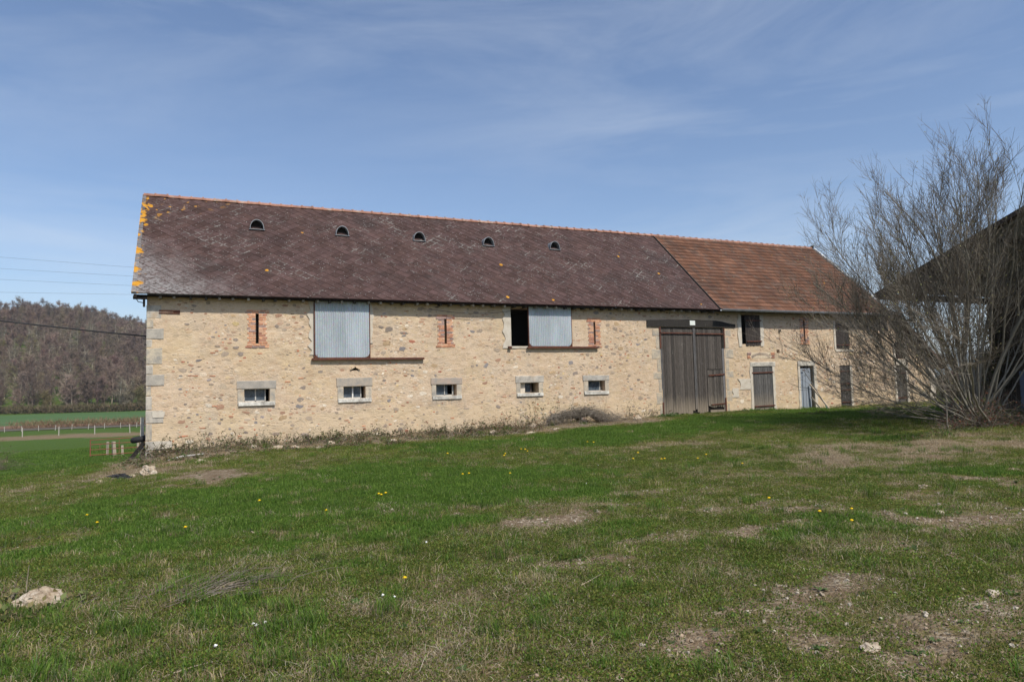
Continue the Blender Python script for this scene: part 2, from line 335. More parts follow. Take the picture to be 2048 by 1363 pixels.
def ground_z(x, y):
    x = np.asarray(x, float); y = np.asarray(y, float)
    b = np.interp(x, BX, BZ); s = sstep(-23, 0, y); zf = b * (0.25 * sstep(-23, -6, y) + .75 * s)
    d = np.interp(y, [0, 3, 8, 22, 50, 80, 130, 240], [0, .25, .75, 1.5, 2.2, 2.75, 3.05, 3.05])
    far = -3.3 + 0 * x
    w2 = sstep(2, 26, y); b = b * (1 - w2) - .24 * w2
    zz = np.where(y > 0, b - d, zf)
    w = sstep(40, 120, y); zz = zz * (1 - w) + far * w
    zz = zz + .20 * np.exp(-((y + .35) / .75) ** 2) * (vnoise(x * 1.2, y * .7 + 3, 61) * 1.0 + .05) * sstep(-.3, .6, x) * sstep(19.2, 17.5, x)
    # wooded hill on the left, beyond the field
    q = y + .17 * (x + 13) - 238
    prof = np.interp(q, [-5, 0, 60, 150, 240, 330, 500, 900], [0, .5, 12, 34, 50, 56, 56, 40])
    lat = np.interp(x, [-900, -300, -150, -70, -28, 20, 120, 260], [.6, .9, 1.05, 1.02, .84, .60, .2, 0]) * (1 + .10 * (vnoise(x / 38, y / 60, 8) - .5))
    zz = zz + prof * lat
    return zz
def micro(x, y):
    near = np.clip(1 - (np.hypot(x - 1.3, y + 24) - 20) / 25, 0, 1)
    m = (fbm(x * 1.3, y * 1.3, 4, 5) - .5) * .12 + (fbm(x * 7, y * 7, 3, 9) - .5) * .035
    return m * near * (0.35 + .65 * sstep(0, -2.5, y))
def gz(x, y): return float(ground_z(x, y) + micro(np.array([x]), np.array([y]))[0])
def ell(x, y, cx, cy, rx, ry, n, amp=.55):
    return np.clip(1.25 - np.sqrt(((x - cx) / rx) ** 2 + ((y - cy) / ry) ** 2) + (n - .5) * 2 * amp, 0, 1)
def masks(x, y):
    n1 = fbm(x * .35, y * .35, 4, 21); n2 = fbm(x * 1.6, y * 1.6, 4, 33); n3 = fbm(x * .9 + 7, y * .9, 3, 44)
    lush = .08 + (n1 - .5) * 1.3 + (n3 - .5) * .9
    lush = lush + 1.0 * ell(x, y, 3.8, -12.2, 5.2, 3.6, n2) + .8 * ell(x, y, 1.5, -14.6, 1.9, 1.4, n2) + .8 * ell(x, y, 14, -5.2, 7.5, 3.2, n2) + 1. * ell(x, y, 25, -3.6, 9, 2.9, n2) \
        + .9 * ell(x, y, 8.0, -18.3, 2.6, .65, n2) + .5 * ell(x, y, 3.6, -16.4, 1.5, 1.2, n2) + .55 * ell(x, y, -6, 3, 6, 8, n2) + .9 * (y > 12)
    dirt = np.zeros_like(x)
    for cx, cy, rx, ry, a in [(5.4, -16.2, .95, .36, 1), (6.8, -17.9, .8, .30, 1), (4.7, -18.2, .62, .28, 1), (4.2, -17.7, .5, .22, .7), (5.7, -19.9, .9, .3, .85), (7.2, -20.6, .8, .4, .6), (5.3, -21.1, .9, .3, .95), (6.4, -20.9, .6, .25, .9), (4.2, -20.3, .5, .25, .8),
                              (1.9, -7.6, 1.2, 2.4, .85), (-1.0, -4.5, 1.9, .9, .5), (-3.2, 3.2, 3.2, .8, .6), (9.3, -18.9, 1.2, .35, .8), (10.5, -17.4, .9, .3, .6), (3.0, -20.4, .7, .3, .6), (7.9, -15.2, 1.1, .4, .6)]:
        dirt = np.maximum(dirt, a * ell(x, y, cx, cy, rx, ry, n2, .9))
    spot = sstep(.50, .64, fbm(x * 1.6, y * 3.0, 5, 91)) * sstep(2.0, 5.0, x) * sstep(-12.5, -15.5, y); dirt = np.maximum(dirt, spot * .62); spot2 = sstep(.56, .70, fbm(x * 1.1, y * 1.6, 5, 95)) * .45; dirt = np.maximum(dirt, spot2 * (y < 0))
    straw = .55 * ell(x, y, .9, -17.6, 1.9, 1.5, n2, 1.) + .6 * ell(x, y, 2.4, -19.6, 2.2, 1., n2, 1.2) + .95 * ell(x, y, 15.5, -13.6, 5.0, 2.0, n2, .9) + .6 * ell(x, y, 12.0, -9.3, 3.0, .9, n2, .9)
    wall = sstep(-3.3, -1.5, y + (n2 - .5) * 1.8) * (y < .5) * (x > -1) * sstep(19.5, 17.5, x)
    straw = np.maximum(straw, wall * (.45 + .7 * n2))
    straw = np.maximum(straw, .8 * ell(x, y, 15, -.9, 3.2, 1.6, n2, .6))
    band = np.exp(-((y + .25 * (x + 10) - 80 - (n1 - .5) * 14) / 8.5) ** 2); straw = np.maximum(straw, band * 1.0)
    dirt = np.maximum(dirt, .35 * wall * (n3 > .5))
    straw = np.maximum(straw, .75 * ell(x, y, .6, -3.6, 2.6, 2.4, n2, 1.3)); straw = np.maximum(straw, .8 * ell(x, y, .55, -18.9, .8, .6, n2, 1.)); straw = np.maximum(straw, .50 * sstep(.48, .68, fbm(x * .7 + 3, y * 1.1, 4, 55)) * sstep(-11, -15, y)); straw = np.maximum(straw, .40 * sstep(-16.5, -18.5, y) * sstep(.4, .65, n3)); dirt = np.maximum(dirt, .5 * ell(x, y, .2, -3.0, 1.6, .8, n2, 1.6))
    lush = np.clip(lush - straw * .8 - dirt * .8, 0, 1)
    return lush, np.clip(dirt, 0, 1), np.clip(straw, 0, 1)
def axis(core0, core1, step, lo, hi, g=1.09):
    a = list(np.arange(core0, core1, step)); s = step
    while a[-1] < hi: s = min(s * g, 220); a.append(a[-1] + s)
    b = [core0]; s = step
    while b[-1] > lo: s = min(s * g, 220); b.append(b[-1] - s)
    return np.array(sorted(set(b[1:] + a)))
gx_ = axis(-5, 22, .075, -2600, 4200, 1.06); gy_ = axis(-22.5, -5, .07, -400, 4200, 1.045)
GX, GY = np.meshgrid(gx_, gy_)
GZ = ground_z(GX, GY) + micro(GX, GY)
gl, gd, gs = masks(GX, GY)
b = MB(); nx = len(gx_); ny = len(gy_)
i = np.arange(ny - 1)[:, None] * nx; j = np.arange(nx - 1)[None, :]
b.add(np.stack([GX, GY, GZ], -1).reshape(-1, 3), np.stack([i + j, i + j + 1, i + nx + j + 1, i + nx + j], -1).reshape(-1, 4))
gm = b.build('ground', True)
at = gm.attributes.new('cover', 'FLOAT_COLOR', 'POINT')
at.data.foreach_set('color', np.stack([gl, gd, gs, np.ones_like(gl)], -1).reshape(-1).astype(np.float32))
M = Mat('meadow soil and turf', .95, .1)
cv = M.n('ShaderNodeSeparateColor'); M.l(M.attr('cover'), cv.inputs[0])
nf = M.noise(14, 6, .7); nm = M.noise(3.5, 6, .65); nb = M.noise(.6, 5, .6)
turf = M.ramp(nf, [(.28, (.058, .060, .018)), (.45, (.105, .112, .028)), (.6, (.15, .138, .042)), (.75, (.22, .165, .09))])
turf = M.mix(M.rng(nm, .46, .66, 0, .8), turf, (.15, .105, .062))
lushc = M.ramp(nf, [(.28, (.036, .066, .011)), (.5, (.062, .108, .018)), (.75, (.10, .14, .030))])
lm = M.rng(M.math('ADD', cv.outputs[0], M.rng(nm, .25, .75, -.28, .28)), .35, .62)
c = M.mix(lm, turf, lushc)
strawc = M.ramp(M.noise(30, 5, .8), [(.3, (.10, .072, .042)), (.52, (.20, .15, .092)), (.72, (.31, .255, .175))])
sm = M.rng(M.math('ADD', cv.outputs[2], M.rng(nf, .25, .75, -.3, .3)), .38, .72, 0, .92); c = M.mix(sm, c, strawc)
gv = M.vor(34); gr = M.n('ShaderNodeSeparateColor'); M.l(gv.outputs['Color'], gr.inputs[0])
gravel = M.ramp(gr.outputs[0], [(0, (.12, .088, .055)), (.4, (.22, .168, .11)), (.75, (.31, .25, .175)), (1, (.45, .39, .30))])
dirtc = M.mix(M.rng(nm, .35, .65), (.15, .105, .065), gravel)
dm = M.rng(M.math('ADD', cv.outputs[1], M.rng(M.noise(6, 7, .8), .25, .75, -.5, .5)), .42, .60); c = M.mix(dm, c, dirtc)
c = M.mix(M.rng(M.noise(.22, 4), .52, .66, 0, .35), c, M.mix(1, c, (1.25, 1.1, .9), 'MULTIPLY'))
GROUND = M.fin(c, M.bump(M.math('ADD', nf, M.math('MULTIPLY', M.rng(gv.outputs['Distance'], 0, .6), -.4)), .03, 1, M.bump(nm, .05)))
gm.materials.append(GROUND)
go = bpy.data.objects.new('ground', gm); link(go); go['kind'] = 'structure'

def draped(name, xs, ys_fn, mat, dz, rows=2):
    """a sheet that follows the ground between two lines running across the valley"""
    xs = np.array(xs, float); v = []
    for r in range(rows + 1):
        for X in xs:
            y0, y1 = ys_fn(X); Y = y0 + (y1 - y0) * r / rows; v.append((X, Y, float(ground_z(X, Y)) + dz))
    n = len(xs); b = MB()
    b.add(v, [(r * n + k, r * n + k + 1, (r + 1) * n + k + 1, (r + 1) * n + k) for r in range(rows) for k in range(n - 1)])
    return ob(name, b, mat, smooth=True, kind='structure')
M = Mat('young wheat', .9, .15)
FIELD = M.fin(M.mix(M.rng(M.noise(.08, 5, .7, M.mapped((.4, 1, 1))), .3, .7), (.055, .108, .034), (.075, .135, .046)), M.bump(M.noise(2, 4), .1))
M = Mat('brown ballast', .95, .1); TRACKM = M.fin(M.mix(M.rng(M.noise(.5, 5, .7), .35, .65), (.13, .065, .045), (.21, .14, .095)))
M = Mat('grey gravel strip', .95, .1); GRAVELM = M.fin(M.mix(M.noise(1.2, 5), (.09, .08, .062), (.14, .125, .10)))
M = Mat('tractor line', .95, .1); LINEM = M.fin(M.mix(M.noise(.7, 5), (.19, .17, .10), (.12, .14, .06)))
XF = np.linspace(-170, 60, 60)
fy_ = lambda X: -.13 * (X + 8)
draped('wheat_field', XF, lambda X: (134 + fy_(X), 236 - .17 * (X + 13)), FIELD, .05, 6)
draped('track', XF, lambda X: (152 + 1.1 * fy_(X), 154.2 + 1.1 * fy_(X)), LINEM, .09)
draped('railway_bed', XF, lambda X: (117 + fy_(X), 133 + fy_(X)), TRACKM, .10, 3)
draped('gravel_strip', XF, lambda X: (108 + fy_(X), 116.5 + fy_(X)), GRAVELM, .08, 2)

# ------------------------------------------------------------------ the barn
barn = thing('barn', 'long stone barn with brown slate roof and orange tiled roof end', 'barn')
ZE, YE, SLN = 4.77, -.40, 6.28
def sp(s, t, h): return (s, YE + .742 * t - .670 * h, ZE + .670 * t + .742 * h)
XM, XR, XL = 22.08, 33.02, -.37
HOLES = [(2.79, 3.57, 1.40, 1.80), (5.95, 6.70, 1.41, 1.81), (9.25, 10.03, 1.41, 1.80), (12.60, 13.37, 1.42, 1.80), (15.58, 16.35, 1.41, 1.81),
         (3.14, 3.24, 3.28, 4.25), (9.605, 9.695, 3.28, 4.23), (15.9, 15.99, 3.26, 4.21), (27.345, 27.445, 3.42, 4.45),
         (5.1, 6.75, 2.85, 4.55), (12.27, 14.75, 3.20, 4.66), (19.16, 22.55, .0, 4.0), (23.58, 24.66, 3.30, 4.62), (24.1, 25.28, .05, 2.28), (26.98, 27.86, .05, 2.27),
         (29.42, 30.36, 3.07, 4.40), (29.58, 30.26, .05, 2.28), (33.57, 34.25, 2.58, 3.40), (33.55, 34.28, .05, 2.23), (31.65, 31.77, 1.83, 2.27), (35.34, 35.48, 1.75, 2.21), (25.62, 25.80, 2.90, 3.05), (6.22, 6.46, 2.36, 2.45)]
def toproof(x): return np.where(x < 33.25, 4.72, 4.78 - (x - 33.45) * .79)
xs = set(np.round(np.arange(0, 36.46, .055), 4)) | {36.46}; zs = set(np.round(np.arange(-.9, 4.72, .055), 4)) | {4.72}
for h_ in HOLES: xs |= {h_[0], h_[1]}; zs |= {h_[2], h_[3]}
xs = np.array(sorted(xs)); zs = np.array(sorted(zs))
WX, WZ = np.meshgrid(xs, zs)
def wall_y(x, z):
    return (fbm(x * 2.2, z * 3.2, 4, 71) - .5) * .035 + (fbm(x * 5, z * 8, 3, 75) - .5) * .014 + (fbm(x * .3, z * .3, 2, 78) - .5) * .03
WY = wall_y(WX, WZ); WZc = np.minimum(WZ, toproof(WX)); WY[:, 0] = 0; 
for h_ in HOLES:
    e = (np.abs(WX - h_[0]) < 1e-6) | (np.abs(WX - h_[1]) < 1e-6); e &= (WZ > h_[2] - .001) & (WZ < h_[3] + .001)
    WY[e] = np.minimum(WY[e], .004)
cx = (WX[:-1, :-1] + WX[1:, 1:]) / 2; cz = (WZ[:-1, :-1] + WZ[1:, 1:]) / 2
keep = np.ones_like(cx, bool)
for h_ in HOLES: keep &= ~((cx > h_[0]) & (cx < h_[1]) & (cz > h_[2]) & (cz < h_[3]))
n = len(xs); ii, jj = np.nonzero(keep)
b = MB(); b.add(np.stack([WX, WY, WZc], -1).reshape(-1, 3), np.stack([ii * n + jj, ii * n + jj + 1, (ii + 1) * n + jj + 1, (ii + 1) * n + jj], -1))
T = .5
for x0, x1, z0, z1 in HOLES:
    b.add([(x0, 0, z0), (x1, 0, z0), (x1, 0, z1), (x0, 0, z1), (x0, T, z0), (x1, T, z0), (x1, T, z1), (x0, T, z1)], [(0, 1, 5, 4), (1, 2, 6, 5), (2, 3, 7, 6), (3, 0, 4, 7)])
front = ob('front_wall', b, MORTAR, barn)
b = MB()
YB = 8.92
b.add([(0, 0, -1.2), (0, YB - .4, -2.6), (0, YB - .4, 4.72), (0, 4.26, 8.85), (0, 0, 4.72)], [(0, 1, 2, 3, 4)])
ob('gable_wall', b, MORTAR, barn)
b = MB(); b.add([(33.25, 0, -.6), (33.25, YB - .4, -2.6), (33.25, YB - .4, 4.72), (33.25, 4.26, 8.85), (33.25, 0, 4.72)], [(0, 1, 2, 3, 4)])
ob('gable_wall', b, MORTAR, barn)
b = MB(); b.add([(0, YB - .4, -3.2), (36.46, YB - .4, -3.2), (36.46, YB - .4, 2.4), (33.25, YB - .4, 4.72), (0, YB - .4, 4.72)], [(0, 1, 2, 3, 4)])
b.add([(36.46, 0, -.8), (36.46, YB - .4, -3.2), (36.46, YB - .4, 2.38), (36.46, 0, 2.38)], [(0, 1, 2, 3)])
ob('rear_wall', b, MORTAR, barn)
b = MB(); b.box(.3, 36.1, 1.6, 1.66, -.3, 4.6); b.box(.1, 36.1, .52, 8, -.35, -.3); b.box(.3, 36.1, .5, 1.6, 4.6, 4.64)  # near-black box added to keep the openings dark inside
ob('inner_dark_box', b, DARK, barn)
# --- rubble stones set in the mortar
def blocked(x, z, w, h, pad=.04):
    for (x0, x1, z0, z1) in BLOCK:
        if x + w > x0 - pad and x - w < x1 + pad and z + h > z0 - pad and z - h < z1 + pad: return True
    return False
BLOCK = [(2.54, 3.80, 1.24, 2.10), (5.69, 6.97, 1.24, 2.14), (9.03, 10.28, 1.25, 2.07), (12.37, 13.62, 1.25, 2.09), (15.30, 16.58, 1.26, 2.06),
         (2.80, 3.60, 3.12, 4.40), (9.27, 10.05, 3.14, 4.36), (15.57, 16.31, 3.13, 4.35), (27.1, 27.75, 3.27, 4.58), (4.86, 7.0, 2.68, 4.75), (7.0, 8.82, 2.70, 2.78), (11.9, 16.1, 3.08, 3.18), (11.9, 14.95, 3.1, 4.8),
         (18.75, 22.9, -.5, 4.05), (18.4, 23.2, 4.0, 4.35), (23.3, 24.9, 3.1, 4.7), (23.95, 25.5, 0, 2.5), (26.8, 28.0, 0, 2.5), (29.3, 30.5, 2.95, 4.5), (29.4, 30.4, 0, 2.4), (33.4, 34.4, 0, 3.5), (31.6, 31.8, 1.8, 2.3), (35.3, 35.5, 1.7, 2.25),
         (23.8, 25.55, 2.6, 2.95), (25.6, 25.82, 2.88, 3.07), (-.1, .62, -1, 4.8), (6.1, 6.6, 2.3, 2.55), (36.0, 36.5, 0, 2.5), (.2, .95, 4.15, 4.35)]
PAL = [((.56, .455, .34), 24), ((.48, .385, .28), 24), ((.62, .54, .43), 14), ((.34, .27, .205), 14), ((.25, .205, .17), 9), ((.31, .265, .25), 4), ((.42, .30, .18), 9), ((.37, .225, .15), 6), ((.56, .43, .22), 4), ((.34, .14, .09), 3), ((.22, .20, .195), 3)]
pc = np.array([p[0] for p in PAL]); pw = np.array([p[1] for p in PAL], float); pw /= pw.sum()
def stone_geo(x, z, w, h, proud, seed, n=9):
    g = np.random.default_rng(seed); th = np.arange(n) * 2 * math.pi / n + g.uniform(-.25, .25, n)
    q = 2.7; rad = (np.abs(np.cos(th)) ** q + np.abs(np.sin(th)) ** q) ** (-1 / q) * g.uniform(.70, 1.10, n)
    ca, sa = math.cos(g.normal(0, .12)), math.sin(g.normal(0, .16))
    px, pz = np.cos(th) * rad * w, np.sin(th) * rad * h; px, pz = px * ca - pz * sa, px * sa + pz * ca
    y0 = float(wall_y(np.array([x]), np.array([z]))[0])
    v = [(x + a, y0 + .012, z + c_) for a, c_ in zip(px, pz)] + [(x + a * .86, y0 - proud * g.uniform(.6, 1), z + c_ * .86) for a, c_ in zip(px, pz)] + [(x + g.normal(0, .1) * w, y0 - proud * 1.2, z)]
    quads = [(k, (k + 1) % n, n + (k + 1) % n, n + k) for k in range(n)]; tris = [(n + k, n + (k + 1) % n, 2 * n) for k in range(n)]
    return v, quads, tris
cands = []; placed = []; cell = {}
base_at = lambda x: float(np.interp(x, BX, BZ))
def clash(x, z, w, h):
    for a in range(int((x - .5) // .5), int((x + .5) // .5) + 1):
        for c_ in range(int((z - .5) // .5), int((z + .5) // .5) + 1):
            for (X, Z, W_, H_) in cell.get((a, c_), ()):
                if abs(x - X) < (w + W_) * .98 and abs(z - Z) < (h + H_) * .98: return True
    return False
for k in range(19000):
    x = rng.uniform(.3, 36.2); z = rng.uniform(base_at(x) - .05, 4.66)
    if z > float(toproof(np.array([x]))[()] if False else toproof(np.array([x]))[0]) - .1: continue
    first = k < 2600
    dens = vnoise(np.array([x * .9]), np.array([z * 1.3]), 5)[0]
    if dens < rng.uniform(.15, .8): continue
    if z < .95 and rng.random() < .3: continue
    w = rng.uniform(.05, .17) if first else min(.10, rng.lognormal(-3.15, .5)); h = w * rng.uniform(.30, .75)
    if blocked(x, z, w, h) or clash(x, z, w, h): continue
    cell.setdefault((int(x // .5), int(z // .5)), []).append((x, z, w, h)); placed.append((x, z, w, h, k))
    if len(placed) > 4200: break
def cdist(x): return math.hypot(x - CAM.x, 24)
placed.sort(key=lambda q: -q[2] * q[3] / cdist(q[0]) ** 2)
rest = MB()
for idx, (x, z, w, h, k) in enumerate(placed):
    big_ = idx < 300
    col = pc[rng.choice(len(PAL), p=pw)] * rng.uniform(.85, 1.15)
    if big_ and rng.random() < .45: col = pc[rng.choice([3, 4, 3, 6, 7, 3, 4, 10])] * rng.uniform(.9, 1.2)
    if not big_ and w < .05 and rng.random() < .1: col = np.array((.50, .17, .09))
    v, qd, tr = stone_geo(x, z, w, h, rng.uniform(.001, .009), k)
    if big_:
        m = MB(); m.add(v, qd, col); m.add(np.zeros((0, 3)), np.array(tr) - m.n + 0 if False else np.array(tr) - len(v), col)
        ob('stone', m, RUBBLE, front)
    else:
        rest.add(v, qd, col); rest.add(np.zeros((0, 3)), np.array(tr) - len(v), col)
ob('small_stones', rest, RUBBLE, front, kind='stuff')
# flakes of brick and tile packed into the joints
fb = MB()
for k in range(260):
    x = rng.uniform(.5, 36); z = rng.uniform(.3, 4.5)
    if blocked(x, z, .06, .02) or z > toproof(np.array([x]))[0] - .1: continue
    w = rng.uniform(.02, .09); y0 = float(wall_y(np.array([x]), np.array([z]))[0]); fb.box(x - w, x + w, y0 - .012, y0 + .02, z - .009, z + .010, np.array((.50, .19, .10)) * rng.uniform(.6, 1.15), .003)
for k in range(260):       # dark slivers painting the shade of gaps and putlog holes between stones
    x = rng.uniform(.5, 36); z = rng.uniform(.3, 4.6)
    if blocked(x, z, .06, .02) or z > toproof(np.array([x]))[0] - .1: continue
    w = rng.uniform(.015, .06); y0 = float(wall_y(np.array([x]), np.array([z]))[0]); fb.box(x - w, x + w, y0 - .004, y0 + .02, z - .006, z + rng.uniform(.002, .012), np.array((.10, .075, .055)), .004)
ob('joint_flakes_and_gap_shade', fb, BRICKA, front, kind='stuff')
# --- quoins: left corner, right corner, barn door jambs
def block(name, x0, x1, z0, z1, parent, col=(.52, .46, .37), y0=-.022, y1=.06, mat=None, bev=.012):
    b = MB(); e = rng.uniform(.0, .012, 8)
    v = [(x0, y1, z0), (x1, y1, z0), (x1, y1, z1), (x0, y1, z1), (x0 + e[0], y0 + .006, z0 + e[1]), (x1 - e[2], y0 + .006, z0 + e[3]), (x1 - e[4], y0 + .006, z1 - e[5]), (x0 + e[6], y0 + .006, z1 - e[7]),
         (x0 + bev * 2, y0, z0 + bev * 2), (x1 - bev * 2, y0, z0 + bev * 2), (x1 - bev * 2, y0, z1 - bev * 2), (x0 + bev * 2, y0, z1 - bev * 2)]
    b.add(v, [(0, 1, 5, 4), (1, 2, 6, 5), (2, 3, 7, 6), (3, 0, 4, 7), (4, 5, 9, 8), (5, 6, 10, 9), (6, 7, 11, 10), (7, 4, 8, 11), (8, 9, 10, 11)], np.array(col) * rng.uniform(.88, 1.1))
    return ob(name, b, mat or QUOIN, parent)
zc = -.75
for k, hgt in enumerate([.40, .36, .30, .52, .40, .44, .30, .36, .30, .52, .26, .34, .30, .42]):
    long = [.55, .16, .48, .18, .5, .17, .14, .52, .19, .46, .16, .5, .2, .42][k]
    if zc + hgt > 4.7: hgt = 4.7 - zc
    if hgt < .08: break
    block('quoin', -.015, long * .95, zc, zc + hgt - .014, front, (.47, .43, .365) if k % 3 else (.52, .45, .34), -.012); zc += hgt
zc = .2
for k, hgt in enumerate([.4, .35, .5, .3, .45, .4]):
    if zc + hgt > 2.35: break
    block('quoin', 36.46 - [.5, .25, .42, .2, .46, .3][k], 36.475, zc, zc + hgt - .014, front, (.56, .50, .42)); zc += hgt
for xa, sgn in ((19.14, -1), (22.60, 1)):
    zc = .15
    for k, hgt in enumerate([.62, .5, .55, .30, .55, .42, .55, .3]):
        if zc + hgt > 4.0: hgt = 3.99 - zc
        if hgt < .1: break
        wd = [.14, .30, .16, .42, .20, .46, .22, .38][k]
        block('jamb_stone', *( (xa - wd, xa) if sgn < 0 else (xa, xa + wd)), zc, zc + hgt - .015, front, (.50, .42, .31), -.010); zc += hgt
# --- the five low windows
def pane(parent, x0, x1, z0, z1, y, mat=None):
    b = MB(); b.box(x0, x1, y, y + .006, z0, z1); return ob('pane', b, mat or GLASS, parent)
def bars(parent, rects, y0, y1, col, name='frame', mat=None):
    b = MB()
    for (x0, x1, z0, z1) in rects: b.box(x0, x1, y0, y1, z0, z1, col)
    return ob(name, b, mat or WFRAME, parent)
WINS = [(2.79, 3.57, 1.40, 1.80), (5.95, 6.70, 1.41, 1.81), (9.25, 10.03, 1.41, 1.80), (12.60, 13.37, 1.42, 1.80), (15.58, 16.35, 1.41, 1.81)]
LINT = [(2.56, 3.78, 2.08, (.40, .36, .31)), (5.71, 6.95, 2.12, (.47, .40, .32)), (9.05, 10.26, 2.05, (.46, .36, .29)), (12.39, 13.60, 2.07, (.47, .43, .37)), (15.33, 16.56, 2.04, (.50, .47, .42))]
WLAB = ['low window with two dusty panes and a mottled grey lintel', 'low window with a pale mullion under the small triangular niche', 'low window with its right pane missing', 'low window with a pale panel painted as its sunlit left splay', 'low window with one streaky pane, nearest the big doors']
for k, ((x0, x1, z0, z1), (l0, l1, lt, lc)) in enumerate(zip(WINS, LINT)):
    w = part('window', barn, label=WLAB[k])
    block('lintel', l0, l1, z1 + .004, lt, w, lc, -.03, .25)
    block('jamb', l0 + .03, x0, z0 - .10, z1, w, (.52, .45, .35), -.022, .25); block('jamb', x1, l1 - .03, z0 - .10, z1, w, (.54, .46, .35), -.022, .25)
    block('sill', l0 + .05, l1 - .04, z0 - .14, z0 - .004, w, (.64, .62, .56), -.055, .25, bev=.006)
    y = .17; fc = (.42, .42, .40); xm = (x0 + x1) / 2
    if k in (0, 1):
        bars(w, [(x0, x1 - .12, z0, z0 + .035), (x0, x0 + .03, z0, z1), (xm - .05, xm - .015, z0, z1), (x1 - .14, x1 - .11, z0, z1)], y, y + .04, fc)
        pane(w, x0 + .03, xm - .05, z0 + .035, z1, y + .02); pane(w, xm - .015, x1 - .14, z0 + .035, z1, y + .02)
        if k == 1: bars(w, [(xm - .055, xm - .008, z0, z1)], y - .01, y, (.62, .62, .6), 'mullion')
    elif k == 2:
        bars(w, [(x0, x1 - .08, z0, z0 + .03), (xm - .03, xm, z0, z1), (x1 - .11, x1 - .07, z0, z1)], y, y + .04, fc)
        pane(w, x0, xm - .03, z0 + .03, z1, y + .02); pane(w, xm, xm + .10, z0 + .03, z1, y + .022)
    elif k == 3:
        bars(w, [(x0, x0 + .26, z0, z1)], .14, .16, (.55, .50, .42), 'lit_splay_panel')  # pale panel puts the sunlit left splay into colour
        pane(w, x0 + .27, x0 + .52, z0, z1, .24); bars(w, [(x0 + .52, x0 + .56, z0, z1), (x0 + .26, x0 + .55, z0, z0 + .03)], .2, .24, (.10, .08, .07))
    else:
        bars(w, [(x0, x1, z0, z0 + .025), (x1 - .15, x1 - .12, z0, z1)], y, y + .03, fc); pane(w, x0, x1 - .15, z0 + .025, z1, y + .015)
b = MB()
b.obox((6.28, -.02, 2.44), (.095, 0, .05), (0, .035, 0), (-.006, 0, .011), (.50, .40, .28)); b.obox((6.42, -.02, 2.44), (.095, 0, -.05), (0, .035, 0), (.006, 0, .011), (.46, .34, .22))
ob('niche_hood', b, RUBBLE, front)
# --- bricks
def unit_brick(seed):
    g = np.random.default_rng(seed); b = MB(); v = np.array([(x, y, z) for z in (-.5, .5) for y in (-.5, .5) for x in (-.5, .5)]) + g.normal(0, .025, (8, 3))
    b.add(v, [(0, 2, 3, 1), (4, 5, 7, 6), (0, 1, 5, 4), (2, 6, 7, 3), (0, 4, 6, 2), (1, 3, 7, 5)]); m = b.build('brick'); m.materials.append(BRICK); return m
UB = [unit_brick(k) for k in range(5)]
def brick(parent, x0, x1, z0, z1, rot=0., y=-.018, dep=.09, pal=None):
    o = bpy.data.objects.new('brick', random.choice(UB)); link(o, parent)
    o.location = ((x0 + x1) / 2, y + dep / 2 + rng.uniform(-.004, .004), (z0 + z1) / 2); o.scale = (x1 - x0, dep, z1 - z0); o.rotation_euler = (0, rot, 0)
    c = random.choice([(.56, .28, .16), (.54, .26, .15), (.48, .22, .13), (.60, .34, .21), (.40, .18, .12), (.27, .19, .17), (.36, .24, .21)]); f = random.uniform(.85, 1.12); o.color = (c[0] * f, c[1] * f, c[2] * f, 1)
def surround(x0, x1, z0, z1, s0, s1, xo0, xo1, zo0, zo1, label):
    p = part('brick_surround', barn, label=label); rh = .076; z = z0; r = 0
    b = MB(); b.box(x0 + .01, s0, -.008, .05, zo0 + .01, zo1 - .01, (.60, .50, .38)); b.box(s1, x1 - .01, -.008, .05, zo0 + .01, zo1 - .01, (.60, .50, .38)); ob('joint_mortar', b, RUBBLE, p)
    b = MB(); b.box(s0 - .05, s1 + .05, .16, .17, zo0, zo1); ob('slit_shade_sheet', b, DARK, p)  # near-black sheet stands in for the unlit depth of the slit
    while z + rh < z1 + .02:
        e0, e1 = (x0 + .035 * (r % 2) + rng.uniform(-.01, .01), x1 - .035 * (r % 2) + rng.uniform(-.01, .01))
        for (a, c_) in ((e0, s0), (s1, e1)):
            if r % 2: brick(p, a, c_, z, z + rh - .018)
            else:
                m = a + (c_ - a) * (.42 if rng.random() < .5 else .6); brick(p, a, m - .006, z, z + rh - .018); brick(p, m + .006, c_, z, z + rh - .018)
        z += rh; r += 1
    for (za, zb) in ((z, zo1), (zo0, z0 - .004)):
        nr = max(1, round((zb - za) / .07)); hh = (zb - za) / nr
        for q in range(nr):
            xx = xo0 + (.05 if q % 2 else 0)
            while xx < xo1 - .05:
                e = min(xx + .2, xo1); brick(p, xx, e - .012, za + q * hh, za + (q + 1) * hh - .012); xx = e
surround(2.89, 3.49, 3.28, 4.25, 3.14, 3.24, 2.83, 3.57, 3.14, 4.38, 'brick surround of the slit left of the first metal shutter')
surround(9.35, 9.95, 3.28, 4.23, 9.605, 9.695, 9.29, 10.02, 3.16, 4.35, 'brick surround of the slit between the two metal shutters')
surround(15.65, 16.24, 3.26, 4.21, 15.90, 15.99, 15.59, 16.29, 3.15, 4.34, 'brick surround of the slit left of the big barn doors')
surround(27.13, 27.68, 3.42, 4.45, 27.345, 27.445, 27.12, 27.73, 3.29, 4.56, 'brick surround of the slit under the tiled roof')
p = part('brick_arch', barn)
b = MB(); b.box(23.84, 25.5, -.004, .03, 2.66, 2.93, (.58, .48, .35)); ob('joint_mortar', b, RUBBLE, p)
for q in range(4):
    w_ = [.20, .16, .22, .24][q]; brick(p, 23.85, 23.85 + w_, 2.665 + q * .066, 2.665 + q * .066 + .052); brick(p, 25.48 - w_, 25.48, 2.665 + q * .066, 2.665 + q * .066 + .052)
